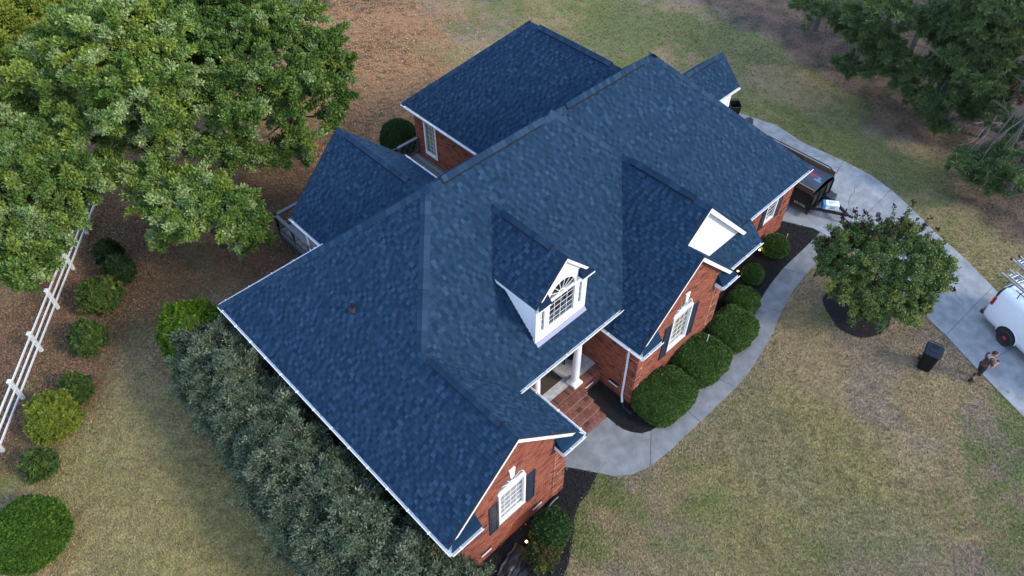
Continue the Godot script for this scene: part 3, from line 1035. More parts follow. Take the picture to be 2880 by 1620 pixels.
		if s < 0:
			rr.quad(a, b, c2, d, col); rr.tri(b, Vector3(b.x, 6.64, 11.775), c2, col)
		else:
			rr.quad(b, a, d, c2, col); rr.tri(b, c2, Vector3(b.x, 6.64, 11.775), col)
		part(dm, "return_roof", rr, M.shingle)
	# ---- porch
	var porch := Geo.new()
	porch.bx(Vector3(4.33, 0.0, 10.3), Vector3(8.64, 0.8, 11.86))
	part(house, "porch_floor", porch, M.porch)
	var edge := Geo.new()
	edge.bx(Vector3(4.33, -0.1, 11.862), Vector3(8.64, 0.79, 12.13))
	var ed := part(house, "porch_edge", edge, M.mortar)
	var x := 4.35
	while x < 8.6:
		var g := Geo.new()
		var col: Color = STEP_COLS[rng.randi() % 7]
		g.cbox(Transform3D(Basis(), Vector3(x + 0.031, 0.77, 12.01)), Vector3(0.062, 0.08, 0.3), 0.006, col)
		part(ed, "brick", g, M.brick)
		x += 0.0735
	var fp := wall_frame(Vector3(7.54, 0, 12.14), X)
	brick_wall("porch_face", fp.origin, X, [Vector2(0, -0.1), Vector2(1.1, -0.1), Vector2(1.1, 0.71), Vector2(0, 0.71)], [], [], 0.02)
	vent(fp, 0.45, 0.42)
	var steps := sub(house, "steps")
	for k in 4:
		var z0 := 12.16 + k * 0.315
		var y1 := 0.64 - k * 0.16
		var body := Geo.new()
		body.bx(Vector3(4.4, -0.1, z0 - 0.01 * 0), Vector3(7.53, y1 - 0.02, z0 + 0.31))
		part(steps, "step_core", body, M.mortar)
		# two rows of stretchers on the tread
		for r in 2:
			var xx := 4.41 - (0.1 if (r + k) % 2 else 0.0)
			while xx < 7.52:
				var a := maxf(xx, 4.41)
				var b := minf(xx + 0.2, 7.54)
				if b - a > 0.03:
					var g := Geo.new()
					var col: Color = STEP_COLS[rng.randi() % 7]
					var zz := z0 + 0.075 + r * 0.155
					g.cbox(Transform3D(Basis(), Vector3((a + b) * 0.5, y1 - 0.03, zz + (0.012 if r else 0.0))), Vector3(b - a, 0.075, 0.145 + (0.02 if r else 0.0)), 0.006, col)
					part(steps, "brick", g, M.brick)
				xx += 0.211
	# columns and beam
	for cx in [5.33, 7.4]:
		var col := sub(house, "column")
		var g := Geo.new()
		g.lathe(Transform3D(Basis(), Vector3(cx, 0, 11.92)), [Vector2(0.2, 0.92), Vector2(0.2, 0.96), Vector2(0.17, 1.0), Vector2(0.15, 1.02), Vector2(0.15, 2.0), Vector2(0.125, 3.35), Vector2(0.15, 3.4), Vector2(0.17, 3.45)], 24)
		part(col, "shaft", g, M.trim)
		var b := Geo.new()
		b.cbox(Transform3D(Basis(), Vector3(cx, 0.86, 11.92)), Vector3(0.44, 0.12, 0.44), 0.01)
		part(col, "base", b, M.trim)
		var c := Geo.new()
		c.cbox(Transform3D(Basis(), Vector3(cx, 3.49, 11.92)), Vector3(0.38, 0.08, 0.38), 0.01)
		part(col, "capital", c, M.trim)
	var bm := Geo.new()
	bm.bx(Vector3(4.4, 3.53, 11.78), Vector3(8.6, 3.98, 12.06))
	part(house, "porch_beam", bm, M.trim)
	var ce := Geo.new()
	ce.bx(Vector3(4.34, 3.9, 10.31), Vector3(8.63, 3.93, 11.77))
	part(house, "porch_ceiling", ce, M.trim)
	var dr := Geo.new()
	dr.cbox(Transform3D(Basis(), Vector3(6.4, 1.85, 10.33)), Vector3(1.0, 2.1, 0.05), 0.01)
	part(house, "front_door", dr, M.white)
	# downspout
	var ds := Geo.new()
	ds.tube([Vector3(8.35, 3.4, 13.25), Vector3(8.5, 3.2, 13.25), Vector3(8.57, 3.05, 13.25), Vector3(8.57, 0.5, 13.28), Vector3(8.55, 0.3, 13.3), Vector3(8.42, 0.12, 13.45)], [0.045, 0.045, 0.045, 0.045, 0.045, 0.045], 8)
	part(house, "downspout", ds, M.gutter)
	var de := Geo.new()
	de.tube([Vector3(8.45, 0.1, 13.42), Vector3(8.3, 0.07, 13.62), Vector3(8.32, 0.06, 14.0)], [0.055, 0.055, 0.055], 8)
	part(house, "downspout_extension", de, M.rubber)
	# plumbing vent on the roof
	var pv := sub(roof, "vent_pipe")
	var vp := Geo.new()
	vp.tube([Vector3(1.6, 5.6, 7.42), Vector3(1.6, 6.28, 7.42)], [0.045, 0.045], 10)
	part(pv, "pipe", vp, M.black)
	var bo := Geo.new()
	bo.lathe(Transform3D(Basis(Vector3.BACK, -PI / 8), Vector3(1.6, 5.86, 7.42)), [Vector2(0.13, 0), Vector2(0.07, 0.12), Vector2(0.05, 0.16)], 14)
	part(pv, "boot", bo, M.rubber)
	var tp := Geo.new()
	tp.lathe(Transform3D(Basis(), Vector3(1.6, 6.25, 7.42)), [Vector2(0.047, 0), Vector2(0.047, 0.03), Vector2(0.03, 0.031)], 10)
	part(pv, "rim", tp, M.shutter)
	# floodlight fitting under the rear corner
	var fg := Geo.new()
	fg.lathe(Transform3D(Basis(Vector3.RIGHT, 0.9), Vector3(11.85, 3.15, -2.95)), [Vector2(0.02, 0), Vector2(0.05, 0.04), Vector2(0.09, 0.16), Vector2(0.085, 0.17), Vector2(0.0, 0.15)], 12)
	part(house, "floodlight", fg, M.trim)
	finish_bricks()
	finish_shingles()

# ================================================================ ground, paving, beds
var drive_near := [Vector2(21.0, 2.5), Vector2(21.0, 5.7), Vector2(21.0, 7.6), Vector2(21.0, 9.5), Vector2(21.3, 11.8), Vector2(22.0, 13.4), Vector2(22.0, 14.6), Vector2(21.7, 16.0), Vector2(21.2, 17.6), Vector2(20.71, 19.2), Vector2(20.3, 20.4), Vector2(19.55, 22.0), Vector2(18.63, 24.17), Vector2(17.5, 26.8), Vector2(15.5, 31.5)]
var drive_far := [Vector2(26.6, 2.5), Vector2(27.13, 5.72), Vector2(27.6, 7.8), Vector2(27.3, 9.6), Vector2(27.45, 11.8), Vector2(27.4, 13.3), Vector2(27.1, 14.5), Vector2(26.6, 15.7), Vector2(25.75, 17.4), Vector2(25.1, 19.05), Vector2(24.3, 20.6), Vector2(23.0, 22.9), Vector2(21.9, 25.0), Vector2(20.6, 27.6), Vector2(18.5, 32.5)]
var drive_joints := [0, 2, 4, 6, 8, 10, 11, 13, 14]
var walk_in := [Vector2(7.58, 13.43), Vector2(7.58, 13.9), Vector2(7.61, 14.2), Vector2(7.74, 14.5), Vector2(7.95, 14.78), Vector2(8.3, 14.95), Vector2(8.9, 15.03), Vector2(9.95, 15.05), Vector2(11.9, 15.08), Vector2(12.8, 15.02), Vector2(13.9, 14.8), Vector2(15.0, 14.55), Vector2(16.2, 14.2), Vector2(17.6, 13.92), Vector2(18.8, 13.78), Vector2(20.7, 13.75), Vector2(21.98, 13.7)]
var walk_out := [Vector2(4.7, 13.43), Vector2(5.2, 14.1), Vector2(5.62, 14.74), Vector2(5.92, 15.21), Vector2(6.44, 15.62), Vector2(7.13, 15.85), Vector2(8.2, 15.95), Vector2(9.88, 15.98), Vector2(12.1, 16.0), Vector2(13.02, 15.95), Vector2(14.2, 15.75), Vector2(15.39, 15.5), Vector2(16.6, 15.12), Vector2(18.0, 14.82), Vector2(19.2, 14.68), Vector2(20.8, 14.6), Vector2(21.98, 14.6)]
var walk_joints := [0, 5, 7, 8, 12, 14, 16]
var bed_right := PackedVector2Array()
var bed_left := PackedVector2Array()
var bed_tree := PackedVector2Array()
var pavings := []
var solids := []

func smooth(a: float, b: float, x: float) -> float:
	var t := clampf((x - a) / (b - a), 0, 1)
	return t * t * (3 - 2 * t)

func blob_at(x: float, z: float, cx: float, cz: float, r: float) -> float:
	return clampf(1.35 - Vector2(x - cx, z - cz).length() / r, 0.0, 1.0)

# how much fallen leaf lies here
func litter_at(x: float, z: float) -> float:
	var w := 0.0
	for b in [[15.3, -10.2, 5.0], [18.0, -16.0, 7.0], [12.5, -6.5, 4.2], [6.8, -6.4, 5.4], [0.0, -11.0, 6.4], [-3.0, -7.0, 4.6], [-8.0, -5.5, 4.0], [-9.5, -2.5, 3.2], [3.2, -2.6, 2.4], [-6.2, -2.0, 1.8], [-3.8, -5.2, 2.4], [8.0, -16.0, 9.0]]:
		w = maxf(w, blob_at(x, z, b[0], b[1], b[2]))
	w += 0.22 * blob_at(x, z, -1.0, -3.0, 4.0)
	return clampf(w + noise.get_noise_2d(x * 3.0, z * 3.0) * 0.35, 0, 1)

# how much pine straw lies here
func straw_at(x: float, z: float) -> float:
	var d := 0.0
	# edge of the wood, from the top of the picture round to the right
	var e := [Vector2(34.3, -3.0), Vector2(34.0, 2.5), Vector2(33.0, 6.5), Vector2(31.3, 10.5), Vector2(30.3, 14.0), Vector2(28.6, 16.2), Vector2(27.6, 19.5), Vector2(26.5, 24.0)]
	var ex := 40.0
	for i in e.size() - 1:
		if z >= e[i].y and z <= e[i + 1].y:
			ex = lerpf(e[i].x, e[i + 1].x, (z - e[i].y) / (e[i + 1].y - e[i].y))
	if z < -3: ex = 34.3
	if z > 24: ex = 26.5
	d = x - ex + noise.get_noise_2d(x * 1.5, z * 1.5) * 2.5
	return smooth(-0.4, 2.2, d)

func ground_col(x: float, z: float) -> Color:
	var n1 := noise.get_noise_2d(x, z)
	var n2 := noise_b.get_noise_2d(x, z)
	var n3 := noise_b.get_noise_2d(x * 3.1 + 40, z * 3.1)
	var tan := Color(0.400, 0.290, 0.150)
	var grey := Color(0.355, 0.265, 0.180)
	var green := Color(0.130, 0.175, 0.034)
	var olive := Color(0.290, 0.260, 0.082)
	var c := tan.lerp(grey, smooth(-0.1, 0.35, noise.get_noise_2d(x * 1.7 + 90, z * 1.7)))
	c = c.lerp(olive, smooth(-0.25, 0.3, noise.get_noise_2d(x * 0.6 - 50, z * 0.6 + 20)) * 0.65)
	# greener towards the back lawn and along the drive
	var bias := 0.10 * smooth(20.0, 32.0, x) + 0.16 * blob_at(x, z, 29, -8, 12) + 0.2 * blob_at(x, z, 30.0, 11, 5) - 0.1 * blob_at(x, z, 11, 20, 6)
	bias += 0.22 * blob_at(x, z, 18.2, 16.2, 2.4) + 0.3 * blob_at(x, z, 5.4, 15.3, 0.7) + 0.3 * blob_at(x, z, 3.2, 16.1, 0.8)
	c = c.lerp(green, smooth(0.02, 0.42, n1 * 0.6 + n2 * 0.38 + n3 * 0.22 + bias + 0.03) * 0.75)
	var k := 1.0 + n3 * 0.38 + n2 * 0.14
	c = Color(c.r * k, c.g * k, c.b * k)
	var li := litter_at(x, z)
	var lc := Color(0.205, 0.100, 0.050).lerp(Color(0.50, 0.270, 0.135), smooth(5.0, 10.0, x)).lerp(Color(0.105, 0.062, 0.038), smooth(-0.1, 0.4, n3 + n1 * 0.5))  # litter darker on the tree side: tree shade put into its colour
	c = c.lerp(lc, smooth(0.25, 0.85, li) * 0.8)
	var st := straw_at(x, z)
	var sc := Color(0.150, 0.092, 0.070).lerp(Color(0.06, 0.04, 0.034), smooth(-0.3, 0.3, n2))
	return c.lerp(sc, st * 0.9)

func slabs(parent: Node, called: String, ins: Array, outs: Array, joints: Array, y: float, base: Color, seed_: int) -> PackedVector2Array:
	var whole := PackedVector2Array()
	for p in ins: whole.append(p)
	for i in range(outs.size() - 1, -1, -1): whole.append(outs[i])
	for j in joints.size() - 1:
		var poly := PackedVector2Array()
		for i in range(joints[j], joints[j + 1] + 1): poly.append(ins[i])
		for i in range(joints[j + 1], joints[j] - 1, -1): poly.append(outs[i])
		for q in Geometry2D.offset_polygon(poly, -0.008):
			var g := Geo.new()
			var k := rng.randf_range(0.93, 1.06)
			# plan coordinates: x, z -> xf with y axis along -z
			var pts := PackedVector2Array()
			for s in q: pts.append(Vector2(s.x, -s.y))
			g.poly(pts, Transform3D(Basis(Vector3.RIGHT, Vector3.FORWARD, Vector3.UP), Vector3(0, -0.1, 0)), y + 0.1, Color(base.r * k, base.g * k, base.b * k), false)
			part(parent, called, g, M.concrete)
	return whole

func crack(parent: Node, pts: Array, y: float) -> void:
	var g := Geo.new()
	var p := []
	for i in pts.size() - 1:
		for k in 6:
			var q: Vector2 = pts[i].lerp(pts[i + 1], k / 6.0)
			p.append(q + Vector2(rng.randf_range(-1, 1), rng.randf_range(-1, 1)) * 0.06)
	for i in p.size() - 1:
		var d: Vector2 = (p[i + 1] - p[i]).normalized().orthogonal() * rng.randf_range(0.006, 0.014)
		g.quad(Vector3(p[i].x + d.x, y, p[i].y + d.y), Vector3(p[i + 1].x + d.x, y, p[i + 1].y + d.y), Vector3(p[i + 1].x - d.x, y, p[i + 1].y - d.y), Vector3(p[i].x - d.x, y, p[i].y - d.y))
	part(parent, "crack", g, M.cracks)

func sheet(poly: PackedVector2Array, y: float, step: float, bump: float) -> Geo:
	var g := Geo.new()
	var lo := Vector2(1e9, 1e9)
	var hi := Vector2(-1e9, -1e9)
	for q in poly:
		lo = lo.min(q); hi = hi.max(q)
	var x := lo.x
	while x < hi.x:
		var z := lo.y
		while z < hi.y:
			var r := PackedVector2Array([Vector2(x, z), Vector2(x + step, z), Vector2(x + step, z + step), Vector2(x, z + step)])
			for q: PackedVector2Array in Geometry2D.intersect_polygons(r, poly):
				q = ccw(q)
				var t := Geometry2D.triangulate_polygon(q)
				for i in range(0, t.size(), 3):
					var v := []
					for k in 3:
						var s: Vector2 = q[t[i + k]]
						v.append(Vector3(s.x, y + bump * (0.5 + 0.5 * noise_b.get_noise_2d(s.x * 3, s.y * 3)), s.y))
					if (v[1] - v[0]).cross(v[2] - v[0]).y < 0: g.tri(v[0], v[2], v[1])
					else: g.tri(v[0], v[1], v[2])
			z += step
		x += step
	return g

func inside(p: Vector2, polys: Array) -> bool:
	for q in polys:
		if Geometry2D.is_point_in_polygon(p, q): return true
	return false

func scatter(called: String, mesh: Mesh, m: Material, xfs: Array, cols: Array, parent: Node = null) -> MultiMeshInstance3D:
	var mm := MultiMesh.new()
	mm.transform_format = MultiMesh.TRANSFORM_3D
	mm.use_colors = true
	mm.mesh = mesh
	mm.instance_count = xfs.size()
	for i in xfs.size():
		mm.set_instance_transform(i, xfs[i])
		mm.set_instance_color(i, cols[i])
	var o := MultiMeshInstance3D.new()
	o.name = called
	o.multimesh = mm
	o.material_override = m
	if parent: parent.add_child(o, true)
	else: add_child(o, true)
	return o

func build_ground() -> void:
	M.cracks = mat(Color(0.09, 0.085, 0.08), 0.95)
	var cam2 := Vector2(CAM.x, CAM.z)
	# lawn: fine where the picture looks, coarse to the horizon
	var xs := []
	var zs := []
	for v in [-300, -150, -80, -50, -40, -34, -30, -28, -26, -25, -24, -23, -22, -21, -20.5, -20, -19.5, -19, -18.5, -18, -17.5, -17, -16.5, -16, -15.5]: xs.append(float(v))
	var x := -15.0
	while x < 52.0:
		xs.append(x); x += 0.25
	for v in [54, 58, 66, 80, 110, 180, 320]: xs.append(float(v))
	for v in [-320, -180, -110, -80, -60, -50, -44, -40]: zs.append(float(v))
	x = -38.0
	while x < 29.0:
		zs.append(x); x += 0.25
	for v in [29.5, 30, 30.5, 31, 31.5, 32, 32.5, 33, 34, 35, 36, 37, 38, 40, 43, 47, 54, 66, 90, 150, 300]: zs.append(float(v))
	var nx := xs.size()
	var va := PackedVector3Array()
	var na := PackedVector3Array()
	var ca := PackedColorArray()
	var ia := PackedInt32Array()
	for j in zs.size():
		for i in nx:
			va.append(Vector3(xs[i], noise_b.get_noise_2d(xs[i] * 0.4, zs[j] * 0.4) * 0.012 - 0.012, zs[j]))
			na.append(Vector3.UP)
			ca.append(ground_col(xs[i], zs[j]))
	for j in zs.size() - 1:
		for i in nx - 1:
			var a := j * nx + i
			ia.append_array(PackedInt32Array([a, a + 1, a + nx + 1, a, a + nx + 1, a + nx]))
	var arr := []
	arr.resize(Mesh.ARRAY_MAX)
	arr[Mesh.ARRAY_VERTEX] = va
	arr[Mesh.ARRAY_NORMAL] = na
	arr[Mesh.ARRAY_COLOR] = ca
	arr[Mesh.ARRAY_INDEX] = ia
	var lm := ArrayMesh.new()
	lm.add_surface_from_arrays(Mesh.PRIMITIVE_TRIANGLES, arr)
	var lawn := put(self, "lawn", lm, M.ground)
	lawn.set_meta("kind", "structure")
	# paving
	off = Vector3.ZERO
	var dr := Node3D.new()
	dr.name = "driveway"
	add_child(dr)
	dr.set_meta("kind", "structure")
	pavings.append(slabs(dr, "slab", drive_near, drive_far, drive_joints, 0.03, Color(0.30, 0.31, 0.325), 3))
	for c in [[Vector2(26.9, 8.6), Vector2(25.8, 8.9), Vector2(24.6, 8.3)], [Vector2(27.2, 11.0), Vector2(26.2, 10.2), Vector2(25.0, 10.9)], [Vector2(25.0, 18.9), Vector2(23.6, 18.6), Vector2(22.9, 19.4), Vector2(22.3, 20.4)], [Vector2(22.9, 19.4), Vector2(21.7, 19.1)], [Vector2(26.2, 13.2), Vector2(24.6, 13.6), Vector2(23.4, 14.9)], [Vector2(24.9, 15.2), Vector2(23.2, 15.9)]]:
		crack(dr, c, 0.034)
	var wk := Node3D.new()
	wk.name = "walkway"
	add_child(wk)
	wk.set_meta("kind", "structure")
	pavings.append(slabs(wk, "slab", walk_in, walk_out, walk_joints, 0.035, Color(0.235, 0.242, 0.248), 5))
	# mulch beds
	for p in [Vector2(7.56, 12.16), Vector2(8.64, 12.16), Vector2(8.64, 13.64), Vector2(13.48, 13.64), Vector2(13.48, 12.92), Vector2(15.58, 12.92), Vector2(15.58, 12.23), Vector2(20.9, 12.23), Vector2(21.3, 11.9), Vector2(22.0, 13.4)]: bed_right.append(p)
	for i in range(walk_in.size() - 1, -1, -1): bed_right.append(walk_in[i])
	for p in [Vector2(-0.4, 14.25), Vector2(4.33, 14.25), Vector2(4.33, 12.3), Vector2(4.42, 12.3), Vector2(4.42, 13.43), Vector2(4.7, 13.43), Vector2(5.2, 14.1), Vector2(5.62, 14.74), Vector2(4.85, 15.0), Vector2(4.23, 15.1), Vector2(3.88, 15.25), Vector2(3.34, 15.7), Vector2(2.6, 16.2), Vector2(1.9, 16.5), Vector2(0.5, 17.0), Vector2(-1.5, 17.2), Vector2(-2.6, 15.0), Vector2(-2.2, 2.0), Vector2(-0.4, 2.0)]: bed_left.append(p)
	for k in 26:
		var a := TAU * k / 26
		var r := 1.38 + 0.08 * sin(3 * a) + rng.randf_range(-0.05, 0.05)
		bed_tree.append(Vector2(18.95 + cos(a) * r, 17.25 + sin(a) * r))
	structure("mulch_bed", sheet(bed_right, 0.004, 0.25, 0.022), M.mulch, "black mulch bed between brick wall and curved walkway")
	structure("mulch_bed_001", sheet(bed_left, 0.004, 0.3, 0.022), M.mulch, "black mulch bed under the arched window and along the tall hedge")
	structure("mulch_bed_002", sheet(bed_tree, 0.004, 0.2, 0.05), M.mulch, "round black mulch bed under the small leafy tree")
	# house plan, so that nothing grows through it
	solids = [PackedVector2Array([Vector2(-0.4, 2.4), Vector2(12, 2.4), Vector2(12, -2.86), Vector2(19.6, -2.86), Vector2(19.6, 2.4), Vector2(23.7, 2.4), Vector2(23.7, 6.6), Vector2(20.9, 6.6), Vector2(20.9, 12.23), Vector2(15.58, 12.23), Vector2(15.58, 12.92), Vector2(13.48, 12.92), Vector2(13.48, 13.64), Vector2(8.64, 13.64), Vector2(7.6, 13.43), Vector2(4.33, 13.43), Vector2(4.33, 14.25), Vector2(-0.4, 14.25)])]
	var beds := [bed_right, bed_left, bed_tree]
	# mulch chips
	var cg := Geo.new()
	cg.cbox(Transform3D(Basis(), Vector3.ZERO), Vector3(0.09, 0.012, 0.026), 0.004)
	var xfs := []
	var cols := []
	for b: PackedVector2Array in beds:
		var lo := Vector2(1e9, 1e9)
		var hi := Vector2(-1e9, -1e9)
		for q in b:
			lo = lo.min(q); hi = hi.max(q)
		var n := int((hi.x - lo.x) * (hi.y - lo.y) * 220)
		for i in n:
			var p := Vector2(rng.randf_range(lo.x, hi.x), rng.randf_range(lo.y, hi.y))
			var jit := p + Vector2(rng.randf_range(-1, 1), rng.randf_range(-1, 1)) * 0.07
			if not Geometry2D.is_point_in_polygon(jit, b): continue
			if inside(p, pavings) and rng.randf() < 0.8: continue
			if inside(p, solids): continue
			var bs := Basis.from_euler(Vector3(rng.randf_range(-0.5, 0.5), rng.randf() * TAU, rng.randf_range(-0.5, 0.5))).scaled(Vector3.ONE * rng.randf_range(0.5, 1.2))
			xfs.append(Transform3D(bs, Vector3(p.x, rng.randf_range(0.018, 0.04), p.y)))
			var k := rng.randf_range(0.003, 0.011)
			cols.append(Color(k * 1.1, k, k * 1.02))
	var ch := scatter("mulch_chips", cg.mesh(), M.chip, xfs, cols)
	tag(ch, "loose black wood mulch chips covering the planting beds", "mulch", "", "stuff")
	# grass
	var gg := Geo.new()
	for i in 7:
		var a := rng.randf() * TAU
		var o := Vector3(cos(a), 0, sin(a)) * rng.randf() * 0.06
		var d := Vector3(cos(a + 1.3), 0, sin(a + 1.3)) * 0.011
		var tip := o + Vector3(rng.randf_range(-0.05, 0.05), rng.randf_range(0.025, 0.06), rng.randf_range(-0.05, 0.05))
		gg.tri(o - d, o + d, tip)
	var gx := []
	var gc := []
	var lv := []
	var lcol := []
	var wide := Rect2(-14, -38, 66, 66)
	var corners := PackedVector2Array()
	for c in [Vector2(-40, -40), Vector2(2616, -40), Vector2(2616, 1490), Vector2(-40, 1490)]:
		var w := at(c.x, c.y)
		corners.append(Vector2(w.x, w.z))
	var tries := 0
	while gx.size() < 225000 and tries < 1000000:
		tries += 1
		# denser near the camera: pick a pixel, then jitter it
		var beyond := gx.size() > 170000
		var w := at(rng.randf_range(-700, 3000), rng.randf_range(-40, 2300)) if beyond else at(rng.randf_range(-40, 2616), rng.randf_range(-40, 1490))
		var p := Vector2(w.x, w.z)
		var pj := p + Vector2(rng.randf_range(-1, 1), rng.randf_range(-1, 1)) * 0.09
		if inside(p, solids) or inside(pj, beds) or inside(pj, pavings): continue
		var li := litter_at(p.x, p.y)
		var st := straw_at(p.x, p.y)
		if rng.randf() < maxf(li * 0.6, st * 0.7): continue
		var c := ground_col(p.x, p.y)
		var k := rng.randf_range(0.82, 1.2)
		c = Color(c.r * k, c.g * k, c.b * k)
		if rng.randf() < 0.12: c = c.lerp(Color(0.38, 0.29, 0.17), 0.6)
		elif rng.randf() < 0.16: c = c.lerp(Color(0.09, 0.14, 0.03), 0.6)
		gx.append(Transform3D(Basis(Vector3.UP, rng.randf() * TAU).scaled(Vector3.ONE * rng.randf_range(0.7, 1.5)), Vector3(p.x, -0.012, p.y)))
		gc.append(c)
	var gr := scatter("grass", gg.mesh(), M.litter, gx, gc)
	tag(gr, "short patchy tan and green lawn grass around the house", "grass", "", "stuff")
	# fallen leaves
	var lg := Geo.new()
	lg.tri(Vector3(-0.05, 0, 0), Vector3(0, 0.012, 0.028), Vector3(0.055, 0.004, 0))
	lg.tri(Vector3(-0.05, 0, 0), Vector3(0.055, 0.004, 0), Vector3(0, 0.014, -0.028))
	var pal := [Color(0.30, 0.12, 0.045), Color(0.36, 0.17, 0.06), Color(0.22, 0.09, 0.04), Color(0.42, 0.26, 0.08), Color(0.14, 0.07, 0.04), Color(0.30, 0.16, 0.09)]
	tries = 0
	while lv.size() < 80000 and tries < 600000:
		tries += 1
		var w := at(rng.randf_range(-40, 1500), rng.randf_range(-40, 1200))
		if inside(Vector2(w.x, w.z), solids): continue
		var li := litter_at(w.x, w.z)
		if rng.randf() > li * 1.1 + 0.012: continue
		var c: Color = pal[rng.randi() % 6]
		var k := rng.randf_range(0.6, 1.2)
		lv.append(Transform3D(Basis.from_euler(Vector3(rng.randf_range(-0.5, 0.5), rng.randf() * TAU, rng.randf_range(-0.5, 0.5))).scaled(Vector3.ONE * rng.randf_range(0.6, 1.25)), Vector3(w.x, rng.randf_range(0.008, 0.03), w.z)))
		if w.x < 8.0: c = c.lerp(Color(0.13, 0.08, 0.055), 0.55)  # shade of the trees painted into these leaves as a duller brown
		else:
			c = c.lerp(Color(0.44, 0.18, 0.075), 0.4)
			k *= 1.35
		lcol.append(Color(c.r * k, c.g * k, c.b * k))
	# a thin scatter over the lawns, the beds and the wood floor
	for i in 5000:
		var w := at(rng.randf_range(-20, 2600), rng.randf_range(-20, 1470))
		var p := Vector2(w.x, w.z)
		if inside(p, solids): continue
		if rng.randf() > 0.08 + straw_at(w.x, w.z): continue
		var c: Color = pal[rng.randi() % 6]
		lv.append(Transform3D(Basis.from_euler(Vector3(rng.randf_range(-0.4, 0.4), rng.randf() * TAU, 0)).scaled(Vector3.ONE * rng.randf_range(0.5, 1.0)), Vector3(w.x, 0.04, w.z)))
		lcol.append(c * 0.9)
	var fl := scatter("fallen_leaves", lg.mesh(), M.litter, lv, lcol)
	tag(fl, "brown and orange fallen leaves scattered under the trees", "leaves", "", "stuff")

# ================================================================ things in the yard
func build_fence() -> void:
	var d := Vector3(1.385, 0, -1.775)
	var p0 := Vector3(-7.59, 0, -2.36)
	var u := d.normalized()
	var s := u.cross(Vector3.UP)
	off = p0
	var f := thing("rail_fence", "white three-rail fence running under the trees", "fence", p0)
	for k in range(-6, 6):
		var p := p0 + d * k
		var g := Geo.new()
		g.cbox(Transform3D(Basis(s, Vector3.UP, -u), p + Vector3(0, 0.53, 0)), Vector3(0.13, 1.16, 0.13), 0.01)
		g.cbox(Transform3D(Basis(s, Vector3.UP, -u), p + Vector3(0, 1.125, 0)), Vector3(0.17, 0.05, 0.17), 0.012)
		part(f, "post", g, M.fence)
		if k < 5:
			for h in [0.30, 0.63, 0.97]:
				var r := Geo.new()
				var a: Vector3 = p + u * 0.066 + Vector3(0, h, 0)
				var b: Vector3 = p + d - u * 0.066 + Vector3(0, h + rng.randf_range(-0.012, 0.012), 0)
				var z := (b - a).normalized()
				var x := Vector3.UP.cross(z).normalized()
				r.cbox(Transform3D(Basis(x, z.cross(x), z), (a + b) * 0.5), Vector3(0.05, 0.085, a.distance_to(b)), 0.01)
				part(f, "rail", r, M.fence)

